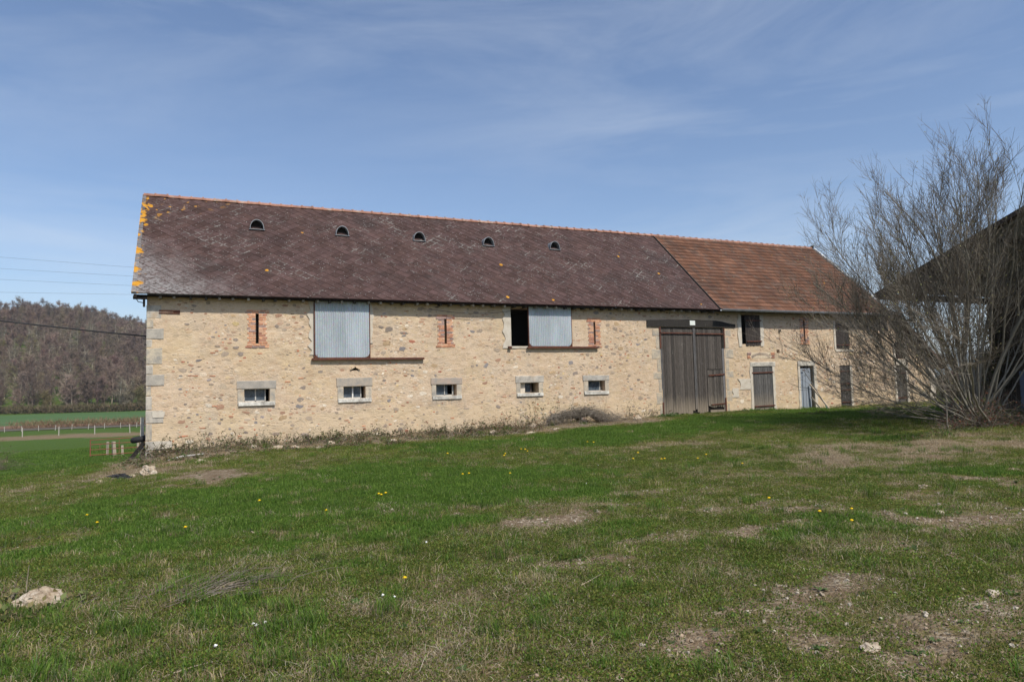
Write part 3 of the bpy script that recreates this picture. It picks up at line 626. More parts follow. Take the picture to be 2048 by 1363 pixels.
for q in range(17):
    u = q / 16; x = 24.13 + u * 1.05; z = 2.73 + .13 * (1 - (2 * u - 1) ** 2); brick(p, x - .015, x + .015, z - .05, z + .05, rot=(u - .5) * .8); COL.objects[-1].color = (.30, .24, .21, 1)
# --- plaster patches
def patch(x0, x1, z0, z1, seed, parent=front, y=-.03, mat=None, name='plaster_patch', lft=.06, rgt=.02):
    g = np.random.default_rng(seed); n = max(3, int((z1 - z0) / .16) + 2); zz = np.linspace(z0, z1, n); l = [(x0 + g.uniform(-lft, lft), q) for q in zz]; r_ = [(x1 + g.uniform(-rgt, rgt), q) for q in zz]
    v = [(a, y, c_) for a, c_ in l] + [(a, y, c_) for a, c_ in r_] + [(a - .01, .02, c_) for a, c_ in l] + [(a + .01, .02, c_) for a, c_ in r_]
    f = [(k, n + k, n + k + 1, k + 1) for k in range(n - 1)] + [(k, k + 1, 2 * n + k + 1, 2 * n + k) for k in range(n - 1)] + [(n + k + 1, n + k, 3 * n + k, 3 * n + k + 1) for k in range(n - 1)] + [(0, 2 * n, 3 * n, n), (n - 1, 2 * n - 1, 4 * n - 1, 3 * n - 1)]
    b = MB(); b.add(v, f); return ob(name, b, mat or PLASTER, parent)
patch(4.84, 5.0, 2.9, 4.7, 1, lft=.09); patch(6.85, 6.97, 3.3, 4.7, 2, lft=.0, rgt=.06); patch(11.98, 12.26, 3.12, 4.7, 3, lft=.09, rgt=.004); patch(12.1, 12.95, 3.12, 3.195, 4, lft=.03)
patch(23.38, 23.57, 3.18, 4.62, 5, lft=.04, rgt=.004); patch(24.67, 24.86, 3.2, 4.62, 6, lft=.004, rgt=.03); patch(23.3, 23.95, 1.28, 1.75, 7, lft=.12, rgt=.04); patch(22.9, 23.25, .95, 1.35, 8)
patch(23.96, 24.1, .3, 2.28, 9, lft=.02, rgt=.003); patch(25.28, 25.42, .3, 2.28, 10, lft=.003, rgt=.03); patch(26.86, 26.98, .3, 2.27, 11, lft=.02, rgt=.003); patch(27.86, 28.02, .3, 2.27, 12, lft=.003, rgt=.02)
patch(29.3, 29.42, 3.05, 4.42, 13, lft=.02, rgt=.003); patch(29.35, 30.6, 2.95, 3.06, 14); patch(30.26, 30.4, .3, 2.28, 15, lft=.003, rgt=.03); patch(33.42, 33.55, .3, 3.4, 16, lft=.02, rgt=.003); patch(34.28, 34.44, .3, 3.4, 17, lft=.003, rgt=.03); patch(33.45, 34.42, 2.25, 2.55, 18); patch(36.05, 36.3, .4, 1.0, 19); patch(.25, .72, .05, .28, 20); patch(.15, .5, 1.0, 1.18, 21)
for (x0, x1, z0, z1) in ((23.98, 25.48, 2.285, 2.50), (26.86, 27.97, 2.275, 2.52)): block('door_lintel', x0, x1, z0, z1, front, (.60, .56, .48), -.032, .2)
# --- planked leaves
def planks(parent, x0, x1, z0, z1, w, y, col=(.115, .10, .088), mat=None, ragged=0., thick=.025, name='plank', tops=None):
    n = max(2, round((x1 - x0) / w)); pw_ = (x1 - x0) / n
    for k in range(n):
        a = x0 + k * pw_; f = rng.uniform(.7, 1.35); g = rng.uniform(-.01, .012)
        zb = z0 + (rng.uniform(0, ragged) if rng.random() < .75 else rng.uniform(0, ragged * 2.2))
        b = MB(); yy = y + rng.uniform(-.005, .005)
        v = [(a + .004, yy, zb), (a + pw_ - .004, yy, zb + rng.uniform(-.03, .03) * (ragged > 0)), (a + pw_ - .004 + rng.uniform(-.002, .002), yy, z1), (a + .004, yy, z1)]
        v = v + [(q[0], yy + thick, q[2]) for q in v]
        b.add(v, [(0, 1, 2, 3), (1, 5, 6, 2), (5, 4, 7, 6), (4, 0, 3, 7), (3, 2, 6, 7), (4, 5, 1, 0)])
        o = ob(name, b, mat or WOOD, parent); o.color = (col[0] * f + g, col[1] * f + g * .8, col[2] * f + g * .6, 1)
def iron(parent, segs, name='strap_hinge', y=-.03, t=.022):
    b = MB()
    for (x0, z0, x1, z1, w) in segs: b.beam((x0, y, z0), (x1, y, z1), t, w) if abs(x1 - x0) > abs(z1 - z0) else b.box(min(x0, x1) - w / 2, max(x0, x1) + w / 2, y - t / 2, y + t / 2, z0, z1)
    return ob(name, b, RUST, parent)
beam_ = MB(); v = []
bx = np.linspace(18.48, 23.2, 14)
top = 4.28 + .05 * np.sin(np.linspace(.3, 2.9, 14)) - .12 * sstep(22, 23.2, bx) + rng.normal(0, .006, 14); bot = 4.02 + rng.normal(0, .004, 14)
for k in range(14): v += [(bx[k], -.05, bot[k]), (bx[k], -.05, top[k]), (bx[k], .2, bot[k]), (bx[k], .2, top[k])]
f = []
for k in range(13): a = 4 * k; f += [(a, a + 4, a + 5, a + 1), (a + 1, a + 5, a + 7, a + 3), (a, a + 2, a + 6, a + 4)]
f += [(0, 1, 3, 2), (52, 54, 55, 53)]
beam_.add(v, f, (.05, .045, .04)); ob('lintel_beam', beam_, BEAM, barn)
bd = part('barn_door', barn, label='tall double barn door of weathered grey planks')
planks(bd, 19.2, 20.86, .28, 3.98, .125, .02, ragged=.09); planks(bd, 20.98, 21.55, .28, 3.98, .12, .02, ragged=.10)
planks(bd, 21.55, 22.42, 2.20, 3.98, .12, .02); planks(bd, 21.57, 22.42, .62, 2.17, .12, .012, (.125, .11, .096), ragged=.06)
planks(bd, 20.86, 20.99, .5, 4.0, .13, -.012, (.17, .165, .165), name='cover_strip'); planks(bd, 22.42, 22.53, .35, 3.1, .11, -.006, (.26, .25, .25), name='edge_board'); planks(bd, 19.14, 19.22, .3, 3.1, .08, -.006, (.2, .195, .195), name='edge_board')
iron(bd, [(19.1, 3.76, 20.84, 3.76, .05)], 'iron_rail'); iron(bd, [(21.0, 3.74, 22.55, 3.74, .05)], 'iron_rail'); iron(bd, [(19.13, 3.1, 19.13, 4.12, .07)], 'hinge_post'); iron(bd, [(22.56, 3.12, 22.56, 4.12, .06)], 'hinge_post')
iron(bd, [(22.50, .28, 22.50, .95, .07)], 'hinge_post'); iron(bd, [(19.16, .3, 19.16, .85, .05)], 'hinge_post'); iron(bd, [(21.62, 1.93, 22.5, 1.97, .055)], 'strap_hinge', -.02); iron(bd, [(21.72, .66, 22.5, .70, .045)], 'strap_hinge', -.02)
b = MB(); b.box(19.2, 22.5, .06, .09, .2, 4.0); ob('shade_backing', b, DARK, bd)  # near-black sheet paints the shade behind the planks
planks(bd, 21.66, 22.45, .33, .44, .8, 0.0, (.22, .19, .15), name='threshold_board')
for q in range(8):      # broken stubs of the wicket door's planks
    xa = 21.66 + q * .095; b = MB(); hh = rng.uniform(.05, .14); b.add([(xa, .0, .64), (xa + .07, .0, .64), (xa + .05 + rng.uniform(-.02, .02), 0, .64 - hh), (xa + .02, 0, .64 - hh * .8)], [(0, 1, 2, 3)]); b.add([(xa, .02, .64), (xa + .07, .02, .64), (xa + .05, .02, .64 - hh), (xa + .02, .02, .64 - hh * .8)], [(0, 1, 2, 3)])
    o = ob('plank_stub', b, WOOD, bd); o.color = (.2, .18, .15, 1)
# notice
nt = thing('notice', 'small white paper notice nailed to the dark beam above the barn doors', 'sign')
M = Mat('white paper', .8, .2); xx, yy_, zz_ = M.sep(M.pos)
lines = M.math('MULTIPLY', M.rng(M.math('PINGPONG', M.math('MULTIPLY', zz_, 40.), .5), .30, .36), M.rng(M.noise(60, 2, .5, M.mapped((1, 1, .1))), .42, .5))
PAPER = M.fin(M.mix(M.math('MULTIPLY', lines, .22), (.70, .74, .70), (.30, .36, .34)))
b = MB(); b.box(20.69, 20.97, -.062, -.056, 4.10, 4.30); ob('sheet', b, PAPER, nt)
# doors and shutters of the right part
d = part('stable_door', barn, label='grey planked double door under the brick arch'); planks(d, 24.1, 24.72, .28, 2.26, .125, .0, (.14, .135, .13), ragged=.05); planks(d, 24.73, 25.26, .28, 2.27, .125, .0, (.14, .135, .13), ragged=.05)
iron(d, [(24.06, 2.0, 25.32, 2.02, .055)]); iron(d, [(24.1, .5, 25.34, .52, .05)]); b = MB(); b.box(24.1, 25.28, .06, .08, .1, 2.28); ob('shade_backing', b, DARK, d)
d = part('blue_door', barn, label='narrow faded blue door standing ajar'); planks(d, 27.05, 27.72, .28, 2.17, .16, .06, mat=BLUEWOOD); b = MB(); b.box(26.98, 27.86, .3, .32, .05, 2.27); ob('shade_backing', b, DARK, d)
def shutter(x0, x1, z0, z1, label, y=.0, col=(.075, .062, .055), hz=(.14, .82), name='shutter', hinge_right=True):
    d = part(name, barn, label=label); planks(d, x0, x1, z0, z1, .13, y, col, WOODU, .02)
    for q in hz: iron(d, [(x0 + .03, z0 + q * (z1 - z0), x1 + .06, z0 + q * (z1 - z0) + .01, .05)], y=y - .03)
    b = MB(); b.box(x0 - .2, x1 + .02, .35, .37, z0 - .1, z1 + .1); ob('shade_backing', b, DARK, d); return d
shutter(23.80, 24.66, 3.22, 4.60, 'dark hayloft shutter left slightly open', -.03)
shutter(29.44, 30.34, 3.08, 4.38, 'dark upper shutter behind the bare shrub', .02)
shutter(33.58, 34.24, 2.60, 3.38, 'small brown shutter of the lean-to', .05, (.07, .045, .038), (.5,))
shutter(29.6, 30.24, 1.3, 2.26, 'upper half of the tall stable door', .03, (.10, .09, .085), (.1, .72), 'stable_door'); shutter(29.62, 30.24, .32, 1.28, 'lower half of the tall stable door', .03, (.115, .105, .10), (.2, .8), 'stable_door')
shutter(33.57, 34.26, .34, 2.21, 'grey door of the lean-to', .05, (.13, .12, .115), (.14, .8), 'stable_door')
# --- sliding corrugated shutters
def slider(x0, x1, z0, z1, rails, label, split):
    d = part('sliding_shutter', barn, label=label)
    for (a, c_, tone) in ((x0 + .03, split, 1.), (split, x1 - .03, 1.08)):
        per = .076; n = int((c_ - a) / per * 8); xs_ = np.linspace(a, c_, n); yy = -.085 + .010 * np.sin((xs_ - x0) / per * 2 * math.pi)
        if tone > 1: yy -= .006
        # round off the outer bottom corner
        rr_ = .17; zb = np.full(n, z0 + .03)
        for q in range(n):
            e = (xs_[q] - x0 - .03) if tone == 1 else (x1 - .03 - xs_[q])
            if e < rr_: zb[q] = z0 + .03 + rr_ - math.sqrt(max(0, rr_ ** 2 - (rr_ - e) ** 2))
        b = MB(); b.add(np.concatenate([np.stack([xs_, yy, zb], -1), np.stack([xs_, yy, np.full(n, z1)], -1)]), [(k, k + 1, n + k + 1, n + k) for k in range(n - 1)], np.array((tone, tone, tone)))
        ob('corrugated_sheet', b, GALV, d)
    b = MB(); b.box(x0, x0 + .03, -.10, -.04, z0, z1); b.box(x1 - .03, x1, -.10, -.04, z0, z1); b.box(x0, x1, -.10, -.04, z0, z0 + .03); ob('frame', b, RUST, d)
    b = MB()
    for s_, xc in ((1, x0 + .02), (-1, x1 - .02)): b.add([(xc, -.078, z0 + .02), (xc + s_ * .17, -.078, z0 + .02), (xc, -.078, z0 + .22), (xc, -.05, z0 + .02), (xc + s_ * .17, -.05, z0 + .02), (xc, -.05, z0 + .22)], [(0, 1, 2), (3, 5, 4)])
    ob('gusset', b, RUST, d)
    for (a, c_) in rails:
        b = MB(); b.box(a, c_, -.125, -.01, z0 - .055, z0 - .012); b.box(a, c_, -.125, -.112, z0 - .012, z0 + .012); ob('rail', b, RUST, d)
slider(4.98, 6.87, 2.775, 4.73, [(4.90, 8.80)], 'large closed corrugated sliding shutter', 6.02)
slider(12.96, 14.87, 3.165, 4.73, [(12.11, 12.24), (12.90, 16.07)], 'corrugated sliding shutter beside the open black hatch', 13.88)
b = MB(); b.box(.33, .92, -.03, .04, 4.20, 4.235); b.box(.33, .92, -.03, .04, 4.27, 4.31); b.box(.33, .92, .0, .04, 4.235, 4.27); ob('wall_iron_beam', b, RUST, front)
# --- eaves: rafter ends, wall plate, gutter
b = MB(); b.box(-.3, 33.2, -.36, .02, 4.715, 4.73); ob('eave_board', b, DARK, barn)
RAFT = piece_mat('pale rafter end', 'obj', .85, 30, .3, 80, .002)
m = MB(); m.box(-.035, .035, -.10, .4, -.05, .03); rm_ = m.build('rafter_end'); rm_.materials.append(RAFT)
for k in range(52):
    x = -.1 + k * .43 + rng.uniform(-.05, .05)
    if x > 21.9: break
    o = bpy.data.objects.new('rafter_end', rm_); link(o, barn); o.location = (x, -.20, 4.695); f = rng.uniform(.12, .42) if rng.random() < .6 else .06; o.color = (f, f * .9, f * .76, 1)
b = MB(); th = np.linspace(math.pi, 2 * math.pi, 9); xs_ = [22.05, 33.3]
pr = [(-.50 + .075 * math.cos(t), 4.765 + .075 * math.sin(t)) for t in th] + [(-.50 + .066 * math.cos(t), 4.765 + .066 * math.sin(t)) for t in th[::-1]]
v = [(x, q[0], q[1]) for x in xs_ for q in pr]; n = len(pr); b.add(v, [(k, (k + 1) % n, n + (k + 1) % n, n + k) for k in range(n)]); b.tube([(22.05, -.575, 4.77), (33.3, -.575, 4.77)], .012, 6)
for k in range(20): x = 22.4 + k * .57; b.box(x - .012, x + .012, -.585, -.38, 4.685, 4.695)
ob('gutter', b, ZINC, barn)
for q in ((-.36, .02, -.30, -.20, 4.60, 4.70), (-.10, -.04, -.2, -.12, 4.38, 4.62), (-.34, -.26, -.38, -.30, 4.62, 4.74), (-.06, .0, -.08, -.02, 3.23, 3.25)):
    b = MB(); b.box(*q); ob('iron_bracket', b, DARK, barn)
b = MB(); b.tube([(-.28, -.3, 4.62), (-.22, -.25, 4.52), (-.07, -.16, 4.50)], .014, 5); ob('cable', b, DARK, barn)
# --- roofs
slate = MB()
def quad(b, pts, col, uv=None): b.add(pts, [tuple(range(len(pts)))], col, uv)
BC = (.061, .036, .032)
rb = MB()
for (x0, x1, h0, h1) in ((XL, XM, -.03, .012),):
    c8 = [sp(x, t, h) for h in (h0, h1) for t in (0, SLN) for x in (x0, x1)]
    rb.add(c8, [(0, 1, 3, 2), (4, 6, 7, 5), (0, 4, 5, 1), (2, 3, 7, 6), (0, 2, 6, 4), (1, 5, 7, 3)], BC)
    back = [(x, 8.92 - (q[1] - YE), q[2]) for x in (x0, x1) for q in (sp(0, 0, h1), sp(0, SLN, h1))]; rb.add(back, [(0, 2, 3, 1)], BC)
for n_ in SLATE_F.node_tree.nodes:
    pass
sl_roof = ob('slate_roof', rb, SLATE_F, barn)
DW, DH = .40, .355
def diamond():
    b = MB(); v = [(0, -DH / 2 - .012, .017), (DW / 2, 0, .009), (0, DH / 2 + .012, .001), (-DW / 2, 0, .009), (0, -DH / 2 - .012, .010), (DW / 2, 0, .001), (-DW / 2, 0, .001)]
    b.add(v, [(0, 1, 2, 3)], uv=[(0, 0), (1, 0), (1, 1), (0, 1)]); b.add(np.zeros((0, 3)), np.array([(4, 5, 1, 0), (6, 4, 0, 3)]) - 7, uv=[(.0, .0)] * 8)
    return b
db = diamond(); DV = np.vstack(db.v); dm_ = db.build('slate'); dm_.materials.append(SLATE_O)
def slopemat(s, t, h): 
    o = sp(s, t, h); return Matrix(((1, 0, 0, o[0]), (0, .742, -.670, o[1]), (0, .670, .742, o[2]), (0, 0, 0, 1)))
tiles = []
rows = int(SLN / (DH / 2)) + 1
for r in range(rows):
    t = .02 + r * DH / 2 + (DH / 2 if False else 0)
    if t < DH / 2 - .02 or t + DH / 2 > SLN + .05: 
        if t + DH / 2 > SLN + .05: continue
    k = 0
    while True:
        s = XL + DW / 2 + k * DW + (DW / 2 if r % 2 else 0); k += 1
        if s + DW / 2 > XM + .02: break
        if t < DH / 2: continue
        p_ = sp(s, t, 0); tiles.append(((p_[0] - CAM.x) ** 2 + (p_[1] - CAM.y) ** 2 + (p_[2] - CAM.z) ** 2, s, t))
tiles.sort()
def slate_col():
    f = rng.uniform(.80, 1.2); w = rng.uniform(-.007, .009); return (BC[0] * f + w, BC[1] * f + w * .7, BC[2] * f + w * .8)
jb = MB(); AV = []
for idx, (_, s, t) in enumerate(tiles):
    a, b_, c_ = rng.normal(0, .004), rng.uniform(0, .005), rng.normal(0, .012)
    m = slopemat(s + rng.normal(0, .003), t + rng.normal(0, .004), .012 + b_) @ Matrix.Rotation(c_, 4, 'Z') @ Matrix.Rotation(rng.normal(0, .012), 4, 'Y')
    if idx < 300:
        o = bpy.data.objects.new('slate', dm_); link(o, sl_roof); o.matrix_local = m; o.color = (*slate_col(), 1)
    else:
        mm = np.array(m); P = DV @ mm[:3, :3].T + mm[:3, 3]
        col = slate_col(); jb.add(P, [(0, 1, 2, 3)], col, uv=[(0, 0), (1, 0), (1, 1), (0, 1)]); jb.add(np.zeros((0, 3)), np.array([(4, 5, 1, 0), (6, 4, 0, 3)]) - 7, col, uv=[(0, 0)] * 8)
ob('slates', jb, SLATE_A, sl_roof, kind='stuff')
# cement verge strip on the left edge
vb = MB()
for k in range(18): t0 = k * SLN / 18; vb.add([sp(XL - .03, t0, -.03), sp(XL + .09, t0, -.03), sp(XL + .09, t0 + SLN / 18 - .01, -.03), sp(XL - .03, t0 + SLN / 18 - .01, -.03), sp(XL - .03, t0, .045), sp(XL + .09, t0, .04), sp(XL + .09, t0 + SLN / 18 - .01, .034), sp(XL - .03, t0 + SLN / 18 - .01, .04)], [(4, 5, 6, 7), (0, 1, 5, 4), (0, 4, 7, 3), (1, 2, 6, 5)], np.array((.13, .12, .12)) * rng.uniform(.7, 1.3))
ob('verge_tiles', vb, SLATE_F, sl_roof)
# clay tile roof
rb = MB(); c8 = [sp(x, t, h) for h in (-.03, .0) for t in (0, SLN) for x in (XM, XR)]
rb.add(c8, [(0, 1, 3, 2), (4, 6, 7, 5), (0, 4, 5, 1), (2, 3, 7, 6), (0, 2, 6, 4), (1, 5, 7, 3)], (.12, .07, .05)); rb.add([(x, 8.92 - (q[1] - YE), q[2]) for x in (XM, XR) for q in (sp(0, 0, 0), sp(0, SLN, 0))], [(0, 2, 3, 1)], (.17, .075, .05))
tl_roof = ob('clay_tile_roof', rb, TILE_A, barn)
TW, TH = .235, .30
px_ = np.array([0, .06, .14, .24, .34, .5, .58, .68, .8, .9, 1.0]) * TW
ph_ = np.array([.010, .034, .040, .030, .010, .010, .032, .038, .028, .010, .010])
tb = MB(); n = len(px_)
v = [(x - TW / 2, -TH / 2 - .02, h + .030) for x, h in zip(px_, ph_)] + [(x - TW / 2, TH / 2 + .01, h) for x, h in zip(px_, ph_)] + [(x - TW / 2, -TH / 2 - .018, h + .016) for x, h in zip(px_, ph_)]
tb.add(v, [(k, k + 1, n + k + 1, n + k) for k in range(n - 1)] + [(2 * n + k, 2 * n + k + 1, k + 1, k) for k in range(n - 1)])
TV = np.vstack(tb.v); TF = tb.f[0]; tm_ = tb.build('clay_tile'); tm_.materials.append(TILE_O)
tiles = []
for r in range(int(SLN / TH) + 1):
    t = TH / 2 + r * TH
    if t + TH / 2 > SLN + .06: continue
    k = 0
    while XM + .03 + (k + 1) * TW < XR + .06:
        s = XM + .03 + (k + .5) * TW; k += 1; p_ = sp(s, t, 0); tiles.append(((p_[0] - CAM.x) ** 2 + (p_[1] - CAM.y) ** 2 + (p_[2] - CAM.z) ** 2, s, t))
tiles.sort(); jb = MB()
def tile_col():
    c = random.choice([(.175, .088, .055), (.165, .082, .051), (.19, .098, .062), (.15, .08, .055), (.145, .088, .064)]); f = random.uniform(.85, 1.12); return (c[0] * f, c[1] * f, c[2] * f)
for idx, (_, s, t) in enumerate(tiles):
    m = slopemat(s, t + rng.normal(0, .005), .0 + rng.uniform(0, .006)) @ Matrix.Rotation(rng.normal(0, .008), 4, 'Z')
    if idx < 300: o = bpy.data.objects.new('clay_tile', tm_); link(o, tl_roof); o.matrix_local = m; o.color = (*tile_col(), 1)
    else: mm = np.array(m); jb.add(TV @ mm[:3, :3].T + mm[:3, 3], TF, tile_col())
ob('clay_tiles', jb, TILE_A, tl_roof, kind='stuff')
b = MB(); b.beam(sp(XM, -.03, .04), sp(XM, SLN, .04), .05, .05, (.06, .055, .05)); ob('joint_flashing', b, BEAM, tl_roof)
vm = MB()
b = MB(); b.beam(sp(XR + .10, -.02, -.01), sp(XR + .10, SLN, -.01), .06, .10, (.30, .31, .33)); ob('verge_board', b, WFRAME, tl_roof)
for k in range(22): t0 = k * SLN / 22; vm.add([sp(XR + x, t, h) for h in (-.02, .07) for t in (t0, t0 + .19) for x in (-.02, .07 + .02 * (k % 3))], [(0, 2, 3, 1), (4, 5, 7, 6), (0, 1, 5, 4), (2, 6, 7, 3), (0, 4, 6, 2), (1, 3, 7, 5)], np.array((.62, .60, .55)) * rng.uniform(.6, 1.1))
ob('verge_mortar', vm, WFRAME, tl_roof)
# ridge tiles
def ridge_mesh():
    b = MB(); L_ = .40; th = np.linspace(-.15, math.pi + .15, 9)
    for (xa, xb, r_) in ((-L_ / 2, L_ / 2 - .05, .10), (L_ / 2 - .055, L_ / 2 + .012, .128)):
        v = [(x, r_ * math.cos(t) * 1.1, r_ * math.sin(t)) for x in (xa, xb) for t in th]; n = len(th); b.add(v, [(k, k + 1, n + k + 1, n + k) for k in range(n - 1)] )
        b.add([(xb, r_ * math.cos(t) * 1.1, r_ * math.sin(t)) for t in th] + [(xb, .08 * math.cos(t), .08 * math.sin(t)) for t in th], [(k, k + 1, n + k + 1, n + k) for k in range(n - 1)])
    m = b.build('ridge_tile'); m.materials.append(RIDGE); return m
RIDGE = piece_mat('terracotta ridge', 'obj', .85, 9, .3, 50, .003, tint=(.40, .33, .27))
rmesh = ridge_mesh(); k = 0; x = XL + .2
while x < XR - .1:
    o = bpy.data.objects.new('ridge_tile', rmesh); link(o, sl_roof if x < XM else tl_roof); o.location = (x, 4.26, 8.955 + rng.normal(0, .006)); o.rotation_euler = (0, rng.normal(0, .008), rng.normal(0, .01)); f = rng.uniform(.7, 1.05); o.color = (.37 * f, .19 * f, .135 * f, 1); x += .40
b = MB(); b.box(XR - .12, XR + .02, 4.2, 4.3, 8.98, 9.14); ob('ridge_end_cap', b, DARK, tl_roof)
# roof vents
VM = MB()
for (vx, vy, vz) in ((3.4, 2.98, 7.83), (6.49, 2.97, 7.81), (9.55, 2.95, 7.79), (12.55, 2.92, 7.77), (15.71, 2.95, 7.80)):
    rv = part('roof_vent', barn); rv.location = (vx, vy - .20, vz - .17); r_ = .245
    th = np.linspace(0, math.pi, 15); b = MB()
    lip = [(r_ * math.cos(t), r_ * 1.45 * math.sin(t) ** .9) for t in th]; n = 15
    for (ra, sgn) in ((1.0, 1), (.94, -1)): b.add([(q[0] * ra, y, q[1] * ra) for y in (-.10, .48) for q in lip], [(k, k + 1, n + k + 1, n + k) if sgn > 0 else (k + 1, k, n + k, n + k + 1) for k in range(n - 1)])
    b.add([(q[0] * ra, -.10, q[1] * ra) for ra in (1.0, .94) for q in lip], [(k, k + 1, n + k + 1, n + k) for k in range(n - 1)]); ob('hood', b, ZINC, rv)
    b = MB(); b.add([(-r_ - .03, -.14, -.035), (r_ + .03, -.14, -.035), (r_ + .03, .0, .02), (-r_ - .03, .0, .02), (-r_, .1, .02), (r_, .1, .02)], [(0, 1, 2, 3), (3, 2, 5, 4)]); ob('sill', b, ZINC, rv)
    b = MB(); b.add([(q[0] * .94, .12, q[1] * .94) for q in lip] + [(0, .12, 0)], [(k, k + 1, n) for k in range(n - 1)]); ob('vent_shade_plate', b, DARK, rv)  # near-black plate paints the dark of the opening; roof has no hole
# lean-to roof at the right end
b = MB(); a0, a1 = (33.35, 4.86), (36.95, 2.02)
dx_, dz_ = a1[0] - a0[0], a1[1] - a0[1]; l_ = math.hypot(dx_, dz_); nx_, nz_ = -dz_ / l_, dx_ / l_
b.add([(q[0] + nx_ * h, y, q[1] + nz_ * h) for h in (0, .10) for y in (-.38, YB - .3) for q in (a0, a1)], [(0, 2, 3, 1), (4, 5, 7, 6), (0, 1, 5, 4), (2, 6, 7, 3), (1, 3, 7, 5), (0, 4, 6, 2)], (.10, .06, .05)); lr = ob('lean_to_roof', b, TILE_A, barn)
b = MB(); b.add([(q[0] + nx_ * h, y, q[1] + nz_ * h) for h in (-.10, -.005) for y in (-.37, -.30) for q in (a0, (a1[0] - .2, a1[1] + .16))], [(0, 2, 3, 1), (4, 5, 7, 6), (0, 1, 5, 4), (2, 6, 7, 3), (1, 3, 7, 5), (0, 4, 6, 2)], (.05, .045, .04)); ob('verge_rafter', b, BEAM, lr)
cb = MB(); pts = [(9.0 + q * .55, -.16, 4.52 - .13 * math.sin(q / 6 * math.pi)) for q in range(7)]; cb.tube(pts, .008, 5); ob('cable', cb, DARK, front)
cb = MB(); cb.tube([(25.85, -.03, 3.92), (25.84, -.02, 3.5), (25.95, -.03, 3.2), (25.95, -.02, 2.85)], .007, 5); cb.box(25.8, 25.9, -.05, 0, 3.88, 3.96); ob('cable', cb, DARK, front)

# ------------------------------------------------------------------ things leaning on the barn
g0 = lambda x, y: gz(x, y)
t = thing('rake', 'long thin rake with green tip leaning across the blue door', 'rake', (27.45, -1.05, g0(27.45, -1.05)))
b = MB(); o_ = np.array(t.location); tip = np.array((27.2, -.02, 2.08)) - o_; b.tube([(0, 0, .02), tip * .5 + np.array((.01, -.01, 0)), tip], .018, 7, (.12, .12, .11)); ob('handle', b, piece_mat('dull pole', 'attr', .7), t)
b = MB(); b.beam(tip + np.array((-.07, .0, .0)), tip + np.array((.07, -.02, .02)), .03, .03); ob('head', b, RUST, t)
b = MB(); b.tube([(0, 0, -.02), tip * .08], .026, 7); M = Mat('green plastic', .5, .4); ob('green_tip', b, M.fin((.03, .20, .07)), t)
LUMB = piece_mat('sawn lumber', 'attr', .8, 25, .25, 60, .002)
t = ob('plank', (lambda b: (b.beam((27.85, -.85, .22), (27.56, -.02, 1.42), .10, .05, (.40, .33, .25)), b)[1])(MB()), LUMB); t['label'] = 'long brown plank propped against the blue door'; t['category'] = 'plank'
t = ob('plank', (lambda b: (b.beam((27.80, -.45, .20), (27.60, -.02, .82), .11, .05, (.55, .45, .33)), b)[1])(MB()), LUMB); t['label'] = 'short pale plank propped against the foot of the blue door'; t['category'] = 'plank'
# corner: post, tyre, leaning beam
M = Mat('white concrete', .9, .2); CONC = M.fin(M.mix(M.rng(M.noise(14, 4), .4, .7), (.52, .50, .45), (.34, .32, .28)))
RUBBER = Mat('black rubber', .75, .3).fin((.022, .022, .024))
t = ob('post', (lambda b: (b.box(-.055, .055, -.05, .05, -.4, 1.32, jit=.003), b)[1])(MB()), CONC); t.location = (-.14, .72, g0(-.14, .72)); t['label'] = 'white concrete post against the left corner of the barn'; t['category'] = 'post'
zt = .33; b = MB(); th = np.linspace(0, 2 * math.pi, 25)
for k in range(24):
    pass
U_, V_ = np.meshgrid(np.arange(24) * 2 * math.pi / 24, np.arange(10) * 2 * math.pi / 10); Rr, rt = .22, .085
P = np.stack([(Rr + rt * np.cos(V_)) * np.cos(U_), (Rr + rt * np.cos(V_)) * np.sin(U_) * .9, rt * 1.1 * np.sin(V_) + .04 * np.cos(U_)], -1).reshape(-1, 3)
i = np.arange(10)[:, None] * 24; i2 = (np.arange(10)[:, None] + 1) % 10 * 24; j = np.arange(24)[None, :]; j2 = (j + 1) % 24
b.add(P, np.stack([i + j, i + j2, i2 + j2, i2 + j], -1).reshape(-1, 4)); t = ob('tyre', b, RUBBER, smooth=True); t.location = (-.16, .66, zt + .02); t['label'] = 'black tyre hung over the white post at the barn corner'; t['category'] = 'tyre'
t = ob('beam', (lambda b: (b.beam((-.52, .35, g0(-.5, .35) - .05), (-.06, .34, .24), .12, .12, (.035, .032, .03)), b)[1])(MB()), BEAM); t['label'] = 'charred black beam leaning against the left barn corner'; t['category'] = 'beam'
t = ob('beam', (lambda b: (b.beam((-.22, .42, g0(-.2, .4) - .05), (-.04, .40, .05), .10, .10, (.05, .045, .04)), b)[1])(MB()), BEAM); t['label'] = 'short dark beam behind the charred leaning one'; t['category'] = 'beam'
t = ob('rubber_scrap', (lambda b: (b.blob((0, 0, .03), (.22, .14, .07), 4, rough=.5), b)[1])(MB()), RUBBER); t.location = (-.2, -5.2, g0(-.2, -5.2)); t['label'] = 'crumpled black rubber scrap in the grass near the barn corner'; t['category'] = 'scrap'
t = ob('stick', (lambda b: (b.tube([(.65, -1.9, g0(.65, -1.9) + .03), (1.0, -1.7, g0(1, -1.7) + .09), (1.6, -1.5, g0(1.6, -1.5) + .08)], [.035, .03, .02], 6, (.33, .31, .29)), b)[1])(MB()), LUMB); t['label'] = 'pale grey branch lying at the foot of the barn wall'; t['category'] = 'branch'

